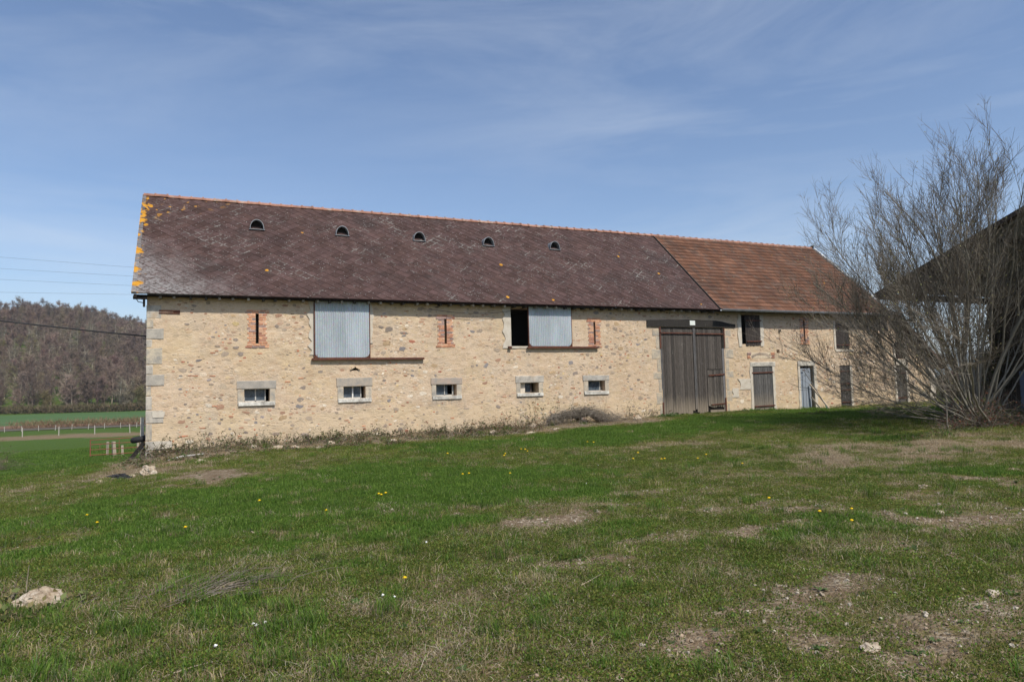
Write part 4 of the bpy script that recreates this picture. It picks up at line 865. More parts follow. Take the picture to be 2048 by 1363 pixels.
# ------------------------------------------------------------------ rocks
ROCK = Mat('pale field stone', .92, .2); M = ROCK
c = M.ramp(M.noise(7, 6, .7), [(.3, (.22, .17, .12)), (.45, (.40, .32, .23)), (.6, (.54, .47, .38)), (.75, (.62, .57, .50))]); ROCK = M.fin(M.mix(M.rng(M.vor(9, None, 'DISTANCE_TO_EDGE').outputs['Distance'], .06, .0, 0, .7), c, (.22, .15, .10)), M.bump(M.noise(18, 6, .7), .03))
RK = [(.17, -16.98, .20, .12, .115, 'large pale rock jutting from the grass in the left foreground', 12), (.36, -5.05, .17, .20, .17, 'pale boulder on the slope below the left barn corner', 5), (1.5, -3.8, .12, .08, .06, 'light stone beside the pinkish dirt patch', 6), (3.6, -1.9, .16, .10, .10, 'whitish stone under the bramble left of the first metal shutter', 7),
      (4.1, -2.0, .13, .09, .09, 'small ochre stone right beside the whitish one under the wall', 8), (4.8, -2.3, .14, .08, .06, 'flat pale stone in the weeds below the second low window', 9), (7.2, -1.7, .12, .09, .07, 'cream stone in the weeds between the second and third low window', 10), (10.9, -1.3, .15, .10, .10, 'white stone at the left foot of the dead brush mound', 11),
      (11.95, -2.2, .24, .10, .06, 'broad flat white slab in front of the brush mound', 12), (13.0, -2.1, .17, .08, .05, 'narrow pale slab right of the broad white one', 13), (12.7, -.8, .16, .12, .12, 'white stone leaning on the left end of the brush mound', 14), (17.2, -.95, .24, .13, .11, 'rounded white stone left of the big barn doors', 15), (15.1, -.35, .18, .08, .12, 'grey stone standing behind the top of the brush mound', 16),
      (7.37, -19.78, .05, .035, .02, 'small white pebble on the turf at the right', 17), (5.95, -19.31, .09, .05, .02, 'flat grey stone flush with the turf', 18), (5.15, -20.87, .07, .05, .03, 'brown stone in the bare gravel, lower right', 19), (6.74, -20.66, .07, .05, .03, 'pale stone in the gravel at the right edge', 20), (9.49, -18.39, .08, .05, .03, 'thin white stone on dry turf at right', 21), (11.17, -17.03, .11, .07, .04, 'flat light stone by the dead stalks at the right', 22), (-.6, -5.7, .10, .07, .05, 'low sandy stone left of the black scrap', 23), (.0, -5.1, .07, .06, .05, 'ochre stone between the black scrap and the boulder', 24), (3.0, -1.1, .1, .08, .07, 'cream stone against the wall under the first low window', 25), (5.3, -1.3, .11, .08, .07, 'sandy stone against the wall under the second low window', 26)]
for (x, y, a, c_, h, lab, sd) in RK:
    b = MB(); b.blob((0, 0, h * .45), (a, c_, h), sd, 18, 12, .2); o = ob('rock', b, ROCK, smooth=False); o.location = (x, y, g0(x, y) - h * .22); o['label'] = lab; o['category'] = 'rock'; o.rotation_euler.z = rng.uniform(-.4, .4)

# ------------------------------------------------------------------ dry brush, brambles, plants
BARK = Mat('grey twig bark', .85, .2); M = BARK
BARK = M.fin(M.mix(M.rng(M.noise(6, 4), .35, .7), M.attr(), (.21, .19, .155)))
TWIGC = [(.115, .088, .066), (.15, .12, .09), (.09, .068, .052), (.20, .16, .12)]
LEAF = Mat('small leaves', .7, .3); M = LEAF; tr = M.n('ShaderNodeBsdfTranslucent'); mx = M.n('ShaderNodeMixShader'); mx.inputs[0].default_value = .42
cc = M.attr(); cc = scaled(M, cc, M.rng(M.objrand(), 0, 1, 1.05, 1.8)); M.fin(cc); M.l(cc, tr.inputs['Color']); M.l(M.b.outputs[0], mx.inputs[1]); M.l(tr.outputs[0], mx.inputs[2]); M.l(mx.outputs[0], M.out.inputs['Surface']); LEAF = M.m
def leaves(b, P, size, cols, up=.4):
    P = np.asarray(P, float); n = len(P); d = rng.normal(0, 1, (n, 3)); d[:, 2] += up; d /= np.linalg.norm(d, axis=1)[:, None]; e = np.cross(d, rng.normal(0, 1, (n, 3))); e /= np.linalg.norm(e, axis=1)[:, None]
    s = size * rng.uniform(.6, 1.3, (n, 1)); v = np.stack([P, P + d * s * .5 + e * s * .3, P + d * s, P + d * s * .5 - e * s * .3], 1).reshape(-1, 3)
    b.add(v, np.arange(n * 4).reshape(n, 4), np.array(cols)[rng.integers(0, len(cols), n)] * rng.uniform(.7, 1.25, (n, 1)))
def arc(p, d, L_, r, n, sag=.0, wob=.12, rnd=None):
    g = rng; p = np.array(p, float); d = np.array(d, float); d /= np.linalg.norm(d); out = [p.copy()]
    for k in range(n):
        d = d + g.normal(0, wob, 3) + np.array((0, 0, -sag)); d /= np.linalg.norm(d); p = p + d * L_ / n; out.append(p.copy())
    return np.array(out), np.linspace(r, r * .35, n + 1)
def bramble(b, lb, x, y, w, h, n, leafn, cols=((.05, .075, .025), (.09, .10, .04), (.10, .055, .03)), tw=None):
    for k in range(n):
        px, py = x + rng.uniform(-w, w), y + rng.uniform(-.25, .2)
        pt, rd = arc((px, py, g0(px, py) - .02), (rng.normal(0, .8), rng.normal(-.1, .4), 1), h * rng.uniform(.6, 1.8), .006, 7, .16, .2); b.tube(pt, rd, 3, random.choice(tw or TWIGC))
        if leafn and lb is not None:
            m = rng.integers(3, 4 + 2 * leafn); leaves(lb, pt[rng.integers(2, 8, m)] + rng.normal(0, .025, (m, 3)), .055, cols)
def bush(name, label, cat, specs, leafn=4, cols=None, tw=None):
    t = thing(name, label, cat, (specs[0][0], specs[0][1], 0)); t.location = (0, 0, 0); b = MB(); lb = MB()
    for (x, y, w, h, n) in specs: bramble(b, lb, x, y, w, h, n, leafn, *([cols] if cols else []), tw=tw)
    ob('stems', b, BARK, t, smooth=True, kind='stuff')
    if lb.v: ob('leaves', lb, LEAF, t, kind='stuff')
    return t
bush('bramble', 'trailing bramble with green leaves around the left corner of the wall', 'bramble', [(.15, -.4, .35, .5, 60), (.8, -.5, .5, .4, 60)], 6, ((.06, .085, .03), (.12, .12, .04), (.10, .06, .03)))
bush('bramble', 'dark leafy bramble under the first low window', 'bramble', [(2.0, -.45, .8, .42, 100), (3.3, -.4, .7, .36, 80), (2.6, -1.0, 1.2, .18, 80)], 5, ((.06, .08, .03), (.11, .11, .045), (.12, .075, .045)), ((.045, .06, .025), (.08, .08, .035), (.09, .05, .03)))
bush('bramble', 'low dry bramble between the first and second low window', 'bramble', [(4.9, -.5, .8, .34, 120), (6.2, -.45, .8, .3, 110), (5.5, -1.0, 1.2, .18, 90)], 5)
bush('bramble', 'thin dry weeds along the wall under the third low window', 'weeds', [(8.2, -.5, 1.2, .3, 130), (9.8, -.5, .9, .34, 110), (9.0, -1.1, 1.4, .16, 90)], 4)
bush('bramble', 'tangled dead bramble left of the brush mound', 'bramble', [(11.0, -.7, .8, .42, 110), (12.2, -.9, .7, .35, 100), (11.8, -1.4, 1.0, .22, 90)], 2, ((.07, .08, .03), (.12, .07, .04)))
bush('bramble', 'leafy bramble with upright shoots growing on top of the brush mound', 'bramble', [(13.0, -.25, .5, .95, 34), (14.4, -.2, .6, .9, 40), (15.3, -.2, .4, .7, 24), (13.6, -.15, .5, .8, 20)], 7, ((.05, .085, .025), (.09, .11, .03), (.16, .07, .03)))
rw = [(float(rng.uniform(-.6, 12)), float(rng.uniform(-2.9, -.9)), .22, float(rng.uniform(.06, .17)), 26) for k in range(46)]
bush('weed_bank', 'scattered low weeds and dry stems on the earth bank along the wall', 'weeds', rw, 5, ((.07, .11, .03), (.11, .13, .04), (.14, .09, .05)), [(.26, .21, .15), (.19, .15, .11), (.14, .11, .08)])
bush('dry_stalks', 'thin upright dead stalks by the left jamb of the big barn doors', 'stalks', [(16.6, -.3, .6, .6, 26), (18.0, -.3, .9, .55, 46)], 1)
bush('weed_clump', 'leafy green weeds at the right foot of the barn doors', 'weeds', [(23.6, -.25, .7, .12, 60), (24.8, -.2, .5, .10, 30)], 9, ((.035, .07, .02), (.05, .09, .03)))
bush('weed_clump', 'broad green weed at the foot of the left barn door leaf', 'weeds', [(19.0, -.5, .35, .16, 40)], 12, ((.05, .11, .03), (.07, .14, .035)))
# brush mound: an arched, hollow dead trunk under hanging roots
t = thing('brush_mound', 'grey hollow mound of dead wood and dry roots against the barn wall', 'brush mound', (0, 0, 0))
M = Mat('dead bark', .95, .1); DBARK = M.fin(M.ramp(M.noise(9, 6, .75, M.mapped((1, 3, 3))), [(.3, (.07, .055, .045)), (.5, (.17, .145, .12)), (.75, (.30, .27, .23))]), M.bump(M.noise(16, 6, .8, M.mapped((1, 4, 4))), .06))
b = MB(); n = 26; U = np.linspace(0, 1, n); pts = np.stack([13.25 + 3.0 * U, -.95 + .35 * U + .1 * np.sin(U * 5), .30 + .30 * np.sin(np.clip(U * 1.15, 0, 1) * math.pi) ** .7 - .05 * U + .05 * np.sin(U * 11 + 1) + .03 * np.sin(U * 23)], -1)
b.tube(pts, .15 * np.sin(np.clip(U, .04, .96) * math.pi) ** .6 * (1 + .25 * np.sin(U * 17) * U) + rng.normal(0, .008, n), 14, cap=True); m = b.build('trunk_shell', True); m.vertices.foreach_get('co', (cc_ := np.zeros(len(m.vertices) * 3))); cc_ = cc_.reshape(-1, 3); cc_ += rng.normal(0, .028, cc_.shape); m.vertices.foreach_set('co', cc_.ravel()); ob('trunk_shell', m, DBARK, t)
b = MB()
for k in range(900):
    u = rng.uniform(0, 1); p0 = np.array([13.2 + 3.3 * u, -1.0 + .35 * u, .36 + .34 * math.sin(min(1, u * 1.1) * math.pi)]) + rng.normal(0, .085, 3)
    pt, rd = arc(p0, (rng.normal(0, 1), rng.uniform(-.5, .1), rng.normal(.0, .12)), rng.uniform(.2, .6), .006, 6, .14 * (rng.random() < .5), .15); pt[:, 2] = np.maximum(pt[:, 2], g0(float(pt[-1, 0]), float(pt[-1, 1])) + .01); b.tube(pt, rd, 3, random.choice([(.30, .26, .21), (.22, .185, .15), (.36, .32, .27), (.15, .12, .095)]))
ob('roots', b, BARK, t, smooth=True)
b = MB()
for k in range(900):
    x = rng.uniform(-.5, 17.5); y = rng.uniform(-2.4, -.4); L_ = rng.uniform(.15, .6); a = rng.uniform(0, 3.14)
    pt, rd = arc((x, y, g0(x, y) + .015), (math.cos(a), math.sin(a) * .5, .12), L_, .006, 5, .03, .15); b.tube(pt, rd, 3, random.choice(TWIGC + [(.3, .25, .18)]))
ob('twig_litter', b, BARK, kind='stuff', label='dry twigs and dead stems strewn along the foot of the barn', category='twigs')
bush('dry_weeds', 'dry brown weeds crowding the pale rock in the left foreground', 'weeds', [(-.08, -16.95, .12, .16, 40), (.15, -17.2, .22, .09, 50), (.45, -17.05, .12, .10, 24)], 2, ((.14, .12, .05), (.10, .12, .04)), [(.30, .25, .17), (.22, .18, .12), (.14, .10, .07)])
# twig pile, left foreground
t = thing('twig_pile', 'loose pile of dry brown sticks in the left foreground grass', 'twig pile', (0, 0, 0)); b = MB()
for k in range(150):
    x, y = rng.normal(1.4, .33), rng.normal(-17.45, .16); a = rng.normal(.25, .5); pt, rd = arc((x, y, g0(x, y) + rng.uniform(.01, .06)), (math.cos(a), math.sin(a), rng.normal(.08, .12)), rng.uniform(.15, .6), rng.uniform(.002, .0045), 6, .03, .1); b.tube(pt, rd, 4, random.choice(TWIGC + [(.26, .2, .13)]))
ob('sticks', b, BARK, t)
STK = [((1.35, -17.75, .02), (1.0, .55, .22), .42, 'pale bent stick standing up from the twig pile'), ((1.9, -18.2, .02), (1, -.12, .05), .5, 'thin straw-coloured stick right of the twig pile'), ((1.15, -19.25, .015), (1, .25, .03), .55, 'long thin stick lying near the bottom left of the lawn'), ((.02, -16.6, .0), (-.1, -.1, 1), .28, 'dead upright stalk behind the pale foreground rock'),
       ((2.0, -19.55, .01), (1, .1, .05), .3, 'short bleached stick in the front turf'), ((4.2, -18.95, .01), (1, .5, .04), .28, 'bleached twig on the bare patch, lower right'), ((-.4, -5.3, .02), (1, .5, .1), .5, 'brown twig beside the black scrap')]
for (p0, d_, L_, lab) in STK:
    b = MB(); z0 = g0(p0[0], p0[1]); pt, rd = arc((p0[0], p0[1], z0 + p0[2] + .01), d_, L_, .007, 7, .01, .07); b.tube(pt, rd, 5, (.42, .34, .24)); ob('stick', b, BARK, smooth=True, label=lab, category='stick')

# ------------------------------------------------------------------ the bare shrub on the right
shrub = thing('bare_shrub', 'large bare many-stemmed shrub in front of the dark shed', 'shrub', (0, 0, 0))
SB = np.array((22.2, -10.9, 0.)); SB[2] = gz(22.2, -10.9)
tw = MB(); bud = MB(); stems_n = 0
def grow(p, d, L_, r, lev, up, n, sides, sink, col):
    P = [np.array(p, float)]; d = np.array(d, float)
    for k in range(n):
        d = d + rng.normal(0, (.055, .045, .045, .06)[lev], 3) + np.array((0, 0, up)); d /= np.linalg.norm(d); P.append(P[-1] + d * L_ / n)
        if P[-1][2] < SB[2] + .08: P[-1][2] = SB[2] + .08; d[2] = abs(d[2])
    P = np.array(P); R_ = np.linspace(r, r * (.28 if lev < 2 else .4), n + 1); sink.tube(P, R_, sides, col); return P, R_
def side_dir(t_, ang):
    e = np.cross(t_, rng.normal(0, 1, 3)); e /= np.linalg.norm(e); d = t_ * math.cos(ang) + e * math.sin(ang); d[2] += .12; return d / np.linalg.norm(d)
R2 = np.array((.91, -.414, 0)); F2 = np.array((.415, .91, 0))
NST = 62
for s_ in range(NST):
    if s_ < 31: el_ = R(54 + 34 * ((s_ * 6) % 31) / 31); az_ = 2.39996 * s_ + rng.normal(0, .15)
    elif s_ < 54: el_ = R(28 + 30 * ((s_ * 7) % 23) / 23); az_ = 2.39996 * s_ if s_ % 3 == 0 else math.pi + rng.uniform(-1.0, 1.0)
    else: el_ = R(rng.uniform(9, 27)); az_ = math.pi + rng.normal(0, .55)          # low boughs sweeping out towards the barn side
    hd = R2 * math.cos(az_) + F2 * math.sin(az_)
    d = hd * math.cos(el_) + np.array((0, 0, math.sin(el_)))
    L_ = (4.25 + 3.75 * math.sin(el_)) * rng.uniform(.86, 1.02) * (1. if s_ < 31 else (.92 if s_ < 54 else .8))
    col = np.array((.20, .185, .15)) * rng.uniform(.5, 1.45)
    b = MB(); p0 = SB + np.array((rng.normal(0, .28), rng.normal(0, .28), -.05))
    P, R_ = grow(p0, d, L_, rng.uniform(.016, .05) if s_ < 54 else .020, 0, (.010 if s_ < 31 else .005) if s_ < 54 else .016, 14, 7, b, col)
    n1 = 12 if s_ < 54 else 8
    for q in range(n1):
        u = rng.uniform(.40, .98) if s_ < 54 else rng.uniform(.3, .98); k = min(13, int(u * 14)); t_ = P[k + 1] - P[k]; t_ /= np.linalg.norm(t_)
        P1, R1 = grow(P[k] + t_ * rng.uniform(0, .2), side_dir(t_, R(rng.uniform(18, 42))), L_ * rng.uniform(.16, .36) * (1.15 - u * .45), max(.006, R_[k] * .42), 1, .03, 8, 4, b, col * .95)
        for q2 in range(rng.integers(9, 14) if s_ < 54 else 8):
            u2 = rng.uniform(.15, 1.0); k2 = min(7, int(u2 * 8)); t2 = P1[k2 + 1] - P1[k2]; t2 /= np.linalg.norm(t2)
            P2, _ = grow(P1[k2], side_dir(t2, R(rng.uniform(16, 40))), rng.uniform(.35, 1.05), .0052, 2, .05, 5, 3, tw, np.array(random.choice(TWIGC[:3])) * .95)
            for q3 in range(rng.integers(1, 4)):
                k3 = rng.integers(1, 5); t3 = P2[k3 + 1] - P2[k3]; t3 /= np.linalg.norm(t3); P3, _ = grow(P2[k3], side_dir(t3, R(rng.uniform(20, 55))), rng.uniform(.12, .42), .0042, 3, .02, 3, 3, tw, np.array(random.choice(TWIGC[:3])))
                if rng.random() < .16: bud.add(np.zeros((0, 3)), np.zeros((0, 4), int)) if False else leaves(bud, [P3[-1]], .05, ((.22, .21, .09), (.17, .15, .08)))
    ob('stem', b, BARK, shrub, smooth=True)
ob('twigs', tw, BARK, shrub, smooth=False); ob('buds', bud, LEAF, shrub)
# two pale stems hanging by the base, dead tangle around it
b = MB()
for (dx, L_) in ((-1.55, 1.5), (1.3, 2.2), (1.75, 1.7), (2.4, 1.4)):
    p0 = SB + R2 * dx - F2 * 1.2 + np.array((0, 0, .0)); pt, rd = arc(p0, (rng.normal(0, .1), 0, 1), L_, .016, 8, -.01, .09); b.tube(pt, rd, 5, (.30, .26, .22))
ob('dead_shoots', b, BARK, shrub, smooth=True)
bush('dead_tangle', 'reddish dead bramble tangle around the foot of the bare shrub', 'bramble', [(SB[0] - .3, SB[1] - .5, .8, .9, 220), (SB[0] - 1.3, SB[1] - .4, .9, .45, 130), (SB[0], SB[1] - .3, .7, .8, 130), (SB[0] + 1.6, SB[1] - .9, .9, .9, 200), (SB[0] + 2.8, SB[1] - 1.2, 1.0, .9, 200), (SB[0] + .6, SB[1] - 1.2, 1.2, .35, 120)], 1, ((.14, .05, .03), (.07, .08, .03)), [(.13, .085, .07), (.18, .13, .10), (.10, .07, .055), (.24, .20, .16)])
bush('dead_tangle', 'low brown brushwood on the dry turf left of the shrub', 'brushwood', [(18.2, -12.4, 1.0, .12, 60), (20.0, -11.9, 1.0, .16, 60)], 1)

# ------------------------------------------------------------------ dark shed on the right
shed = thing('open_shed', 'dark open-sided shed roof rising at the right edge', 'shed', (0, 0, 0))
M = Mat('tarred boards', .85, .2); g = M.noise(7, 5, .7, M.mapped((1, 6, 1))); TAR = M.fin(M.mix(M.rng(g, .35, .7), (.05, .042, .036), (.11, .08, .06)), M.bump(g, .006))
M = Mat('blue grey sheeting', .55, .4); SHEET = M.fin(M.mix(M.rng(M.noise(1.4, 5, .6), .35, .7), (.34, .36, .40), (.24, .25, .28)))
TX, TY, TZ = 23.6, -6.9, 4.70; sl_ = math.tan(R(20.6))
n = 150; xs_ = np.linspace(TX + .25, TX + 22, n); dz = .022 * np.sin(xs_ / .18 * 2 * math.pi); b = MB()
for (h, fl_) in ((0, 0),):
    b.add(np.concatenate([np.stack([xs_, np.full(n, TY), TZ + dz - .02], -1), np.stack([xs_, np.full(n, TY - 9.5), TZ + 9.5 * sl_ + dz - .02], -1)]), [(k, k + 1, n + k + 1, n + k) for k in range(n - 1)])
    b.add(np.concatenate([np.stack([xs_, np.full(n, TY - 9.5), TZ + 9.5 * sl_ + dz - .02], -1), np.stack([xs_, np.full(n, TY - 15.5), TZ + 3.5 * sl_ + dz - .02], -1)]), [(k, k + 1, n + k + 1, n + k) for k in range(n - 1)])
ob('roof_sheet', b, SHEET, shed)
b = MB(); b.beam((TX + .12, TY + .15, TZ - .11), (TX + .12, TY - 9.5, TZ + 9.5 * sl_ - .05), .28, .14); ob('verge_board', b, TAR, shed)
for k, q in enumerate((1.6, 3.6, 5.6, 7.6)):
    b = MB(); b.beam((TX + .3, TY - q, TZ + q * sl_ - .13), (TX + 22, TY - q, TZ + q * sl_ - .13), .08, .16); ob('purlin', b, TAR, shed)
b = MB(); b.beam((TX + .05, TY, TZ - .16), (TX + 22, TY, TZ - .16), .14, .22); ob('eave_beam', b, TAR, shed)
for q in (6.3, 12.3, 18.3):
    b = MB(); b.beam((TX + q, TY - .05, TZ - .2), (TX + q, TY - 9.4, TZ - .2 + 9.4 * sl_), .12, .22); ob('rafter', b, TAR, shed)
    for y in (TY - .1, TY - 9.3):
        b = MB(); b.box(TX + q - .11, TX + q + .11, y - .11, y + .11, gz(TX + q, y) - .3, TZ - .2 + (TY - y) * sl_); ob('post', b, TAR, shed)
WXs = TX + 6.3
for k in range(24):
    y0 = TY - .15 - k * .36; b = MB(); zt = TZ - .3 + (TY - y0) * sl_; b.box(WXs - .03 + rng.uniform(-.006, .006), WXs + .0, y0 - .35, y0, gz(WXs, y0) - .3, zt - .35 * 0); o = ob('wall_board', b, TAR, shed)
b = MB(); b.box(WXs + .02, TX + 20, TY - .14, TY - .08, 0, TZ - .3); ob('rear_boarding', b, TAR, shed)
b = MB(); b.box(WXs - .12, WXs - .05, TY - 2.6, TY - 1.0, .35, 1.75); M = Mat('faded blue panel', .6, .3); ob('blue_panel', b, M.fin((.14, .17, .25)), shed)
iv = thing('ivy', 'dark ivy climbing the corner post of the shed', 'ivy', (0, 0, 0)); b = MB(); lb = MB()
for k in range(60):
    p0 = (WXs - .15 + rng.normal(0, .12), TY + rng.normal(-.2, .3), gz(WXs, TY)); pt, rd = arc(p0, (rng.normal(0, .12), rng.normal(0, .1), 1), rng.uniform(2.5, 4.6), .012, 12, 0, .07); b.tube(pt, rd, 3, (.07, .055, .04))
    P = pt[rng.integers(3, 12, 60)] + rng.normal(0, .16, (60, 3)); leaves(lb, P, .09, ((.025, .035, .015), (.04, .05, .02), (.05, .035, .02)))
ob('stems', b, BARK, iv); ob('leaves', lb, LEAF, iv)

# ------------------------------------------------------------------ gate, old posts, fences, cables
gate = thing('metal_gate', 'rusty red tubular field gate standing open left of the barn', 'gate', (-4.1, 22.8, 0))
A = np.array((0., 0., 0.)); Bv = np.array((3.6, -1.65, .0)); za = float(ground_z(-4.1, 22.8)) ; zb = float(ground_z(-.5, 21.2))
GPAINT = Mat('rusty red paint', .7, .3); M = GPAINT; GPAINT = M.fin(M.mix(M.rng(M.noise(8, 4), .4, .65), (.27, .075, .05), (.20, .09, .06)))
for hh in (.16, .46, .76, 1.02):
    b = MB(); b.tube([(0, 0, za + hh), (3.6, -1.65, zb + hh + .06)], .022, 6); ob('rail', b, GPAINT, gate)
for u in (0, .14, .42, .72, 1.0):
    lo_, hi_ = ((.10, 1.04) if u in (0, 1.0) else ((.46, .76) if u == .14 else (.16, 1.02))); p_ = A + (Bv - A) * u; zz = za + (zb + .06 - za) * u; b = MB(); b.tube([(p_[0], p_[1], zz + lo_), (p_[0], p_[1], zz + hi_)], .028 if u in (0, 1.) else .014, 6); ob('upright', b, GPAINT, gate)
M = Mat('bleached wood post', .9, .1); POSTM = M.fin(M.mix(M.rng(M.noise(8, 5, .7, M.mapped((4, 4, .5))), .35, .7), (.42, .37, .29), (.26, .22, .17)))
for k, (x, y, w_, h, lab) in enumerate([(-3.42, 24.66, .10, .80, 'slim pale stump post seen through the gate, left of three'), (-3.05, 24.54, .17, .80, 'widest pale stump post seen through the gate'), (-2.6, 24.42, .12, .55, 'short pale stump post seen through the gate'), (-1.75, 24.05, .13, .75, 'split grey stump post near the gate hinge')]):
    b = MB(); b.box(-w_ / 2, w_ / 2, -w_ / 2, w_ / 2, -.3, h, jit=.012); o = ob('old_post', b, POSTM, label=lab, category='post'); o.location = (x, y, float(ground_z(x, y))); o.rotation_euler = (0, rng.normal(0, .06), rng.uniform(0, 1))
M = Mat('old concrete post', .9, .1); FPOST = M.fin(M.mix(M.noise(9, 4), (.30, .28, .24), (.42, .40, .35)))
def fence(label, pts, h, w):
    t = thing('wire_fence', label, 'fence', (0, 0, 0)); m = MB(); m.box(-w / 2, w / 2, -w / 2, w / 2, -.3, h); mm = m.build('post'); mm.materials.append(FPOST); tops = []
    for (x, y) in pts:
        o = bpy.data.objects.new('post', mm); link(o, t); z_ = float(ground_z(x, y)); o.location = (x, y, z_); o.rotation_euler = (rng.normal(0, .03), rng.normal(0, .05), 0); tops.append((x, y, z_))
    b = MB()
    for hh in (.35, .7, 1.0): b.tube([(x, y, z_ + hh * h / 1.1) for x, y, z_ in tops], .003, 3)
    ob('wires', b, RUST, t)
fence('nearer row of tall white concrete fence posts across the pasture', [(-36 + k * 4.2, 90.2 - k * .9 + .2 * math.sin(k)) for k in range(11)], 1.2, .10)
fence('farther row of small white fence posts in front of the gravel strip', [(-44 + k * 2.3, 112 - k * .45) for k in range(22)], .85, .08)
CAB = Mat('cable', .6, .3).fin((.03, .03, .032))
def cable(label, a, c_, sag, r, mat=CAB):
    a = np.array(a); c_ = np.array(c_); U = np.linspace(0, 1, 25)[:, None]; P = a + (c_ - a) * U; P[:, 2] -= sag * 4 * (U * (1 - U))[:, 0]; b = MB(); b.tube(P, r, 5); ob('cable', b, mat, label=label, category='cable')
cable('thick black cable running from the left edge to the corner of the barn', (-19.0, 12.0, 7.25), (-.02, .8, 3.55), .25, .024)
for lab, y0, y1 in (('topmost of the four thin power lines in the left sky', 26.43, 24.03), ('second highest thin power line in the left sky', 24.45, 22.48), ('third highest thin power line in the left sky', 22.56, 20.85), ('lowest of the four thin power lines in the left sky', 20.33, 19.31)):
    dz_ = y0 - y1; cable(lab, (-29.2 - 41.5, 120.4 + 18.8, y0 + 2 * dz_), (-8.45 + 20.7, 111.1 - 9.4, y1 - dz_), .15, .015)

# ------------------------------------------------------------------ grass and turf
def blades(n, rad, h0, h1, w, cols, lean=.5, lay=False):
    b = MB(); a = rng.uniform(0, 6.28, n); r_ = rad * np.sqrt(rng.uniform(0, 1, n)); base = np.stack([np.cos(a) * r_, np.sin(a) * r_, np.full(n, -.008)], -1)
    th = rng.uniform(0, 6.28, n); H = rng.uniform(h0, h1, n); ln = rng.uniform(.1, lean, n)
    out = np.stack([np.cos(th), np.sin(th), np.zeros(n)], -1); sd = np.stack([-np.sin(th + rng.normal(0, .6, n)), np.cos(th), np.zeros(n)], -1) * w * rng.uniform(.6, 1.2, n)[:, None] / 2
    up = np.array((0, 0, 1.)); 
    if lay: mid = base + out * (H * .5)[:, None] + up * .012 + up * rng.uniform(0, .02, n)[:, None]; tip = base + out * H[:, None] + up * rng.uniform(.002, .03, n)[:, None]
    else: mid = base + up * (H * .6)[:, None] + out * (H * ln * .35)[:, None]; tip = base + up * (H * (1 - .35 * ln))[:, None] + out * (H * ln)[:, None]
    v = np.stack([base - sd, base + sd, mid + sd * .8, mid - sd * .8, tip], 1).reshape(-1, 3); k = np.arange(n)[:, None] * 5
    cf = np.array(cols)[rng.integers(0, len(cols), n)] * rng.uniform(.75, 1.25, (n, 1))
    b.add(v, k + np.array([[0, 1, 2, 3]]), cf); b.add(np.zeros((0, 3)), k + np.array([[3, 2, 4]]) - n * 5, cf * 1.08); return b
def rosette(n, h, w, cols):
    b = MB(); th = rng.uniform(0, 6.28, n); H = rng.uniform(.6, 1.1, n) * h; out = np.stack([np.cos(th), np.sin(th), np.zeros(n)], -1); sd = np.stack([-np.sin(th), np.cos(th), np.zeros(n)], -1) * w / 2; up = np.array((0, 0, 1.))
    v = np.stack([out * .004 + up * 0 - sd * .3, out * .004 + sd * .3, out * (H * .55)[:, None] + up * (H * .35)[:, None] + sd, out * (H * .55)[:, None] + up * (H * .35)[:, None] - sd, out * H[:, None] + up * (H * .25)[:, None]], 1).reshape(-1, 3)
    k = np.arange(n)[:, None] * 5; cf = np.array(cols)[rng.integers(0, len(cols), n)] * rng.uniform(.8, 1.2, (n, 1)); b.add(v, k + np.array([[0, 1, 2, 3]]), cf); b.add(np.zeros((0, 3)), k + np.array([[3, 2, 4]]) - n * 5, cf); return b
def clover(n, rad, cols):
    b = MB(); a = rng.uniform(0, 6.28, n); r_ = rad * np.sqrt(rng.uniform(0, 1, n)); P = np.stack([np.cos(a) * r_, np.sin(a) * r_, rng.uniform(.004, .03, n)], -1); leaves(b, P, .015, cols, 1.2); return b
GREEN = ((.056, .112, .012), (.078, .140, .018), (.046, .094, .011), (.108, .160, .026)); OLIVE = ((.098, .120, .020), (.140, .145, .030), (.080, .096, .018), (.21, .16, .08)); DRY = ((.25, .20, .12), (.33, .27, .18), (.19, .14, .085), (.40, .35, .27))
def proto(name, b, label): return ob(name, b, LEAF, label=label, category='grass', kind='stuff')
PR = {}
PR['lush'] = [blades(130, .20, .018, .050, .0055, GREEN, .9), blades(120, .19, .022, .065, .0055, GREEN, 1.)]
PR['turf'] = [blades(90, .19, .008, .028, .005, OLIVE + GREEN[1:], 1.1), clover(200, .19, OLIVE[:3] + OLIVE[:3] + GREEN)]
PR['dry'] = [blades(45, .17, .04, .13, .0035, DRY, .9, True), blades(26, .13, .03, .08, .003, DRY, 1.3)]
PR['weed'] = [rosette(11, .06, .018, ((.06, .10, .028), (.05, .085, .025))), rosette(14, .04, .014, ((.07, .115, .035), (.06, .09, .03)))]
PR['tall'] = [blades(90, .10, .06, .15, .005, GREEN + ((.085, .12, .045),), .8), blades(80, .12, .05, .12, .005, OLIVE + DRY[:2], 1.0)]
LAB = {'lush': 'thick green grass of the lawn', 'turf': 'short mossy turf and clover', 'dry': 'flattened dry straw-coloured grass', 'weed': 'small leafy rosettes in the turf', 'tall': 'taller tufts of grass'}
spots = {'lush': [(3.2, -13.5), (4.2, -12.6)], 'turf': [(3.6, -17.0), (4.0, -17.4)], 'dry': [(1.8, -18.6), (2.2, -18.9)], 'weed': [(6.4, -18.4), (7.6, -19.4)], 'tall': [(.45, -18.9), (3.3, -19.9)]}
PO = {}
for k, lst in PR.items():
    PO[k] = []
    for b, (x, y) in zip(lst, spots[k]): o = proto('grass_tuft', b, LAB[k]); o.location = (x, y, g0(x, y)); PO[k].append(o)
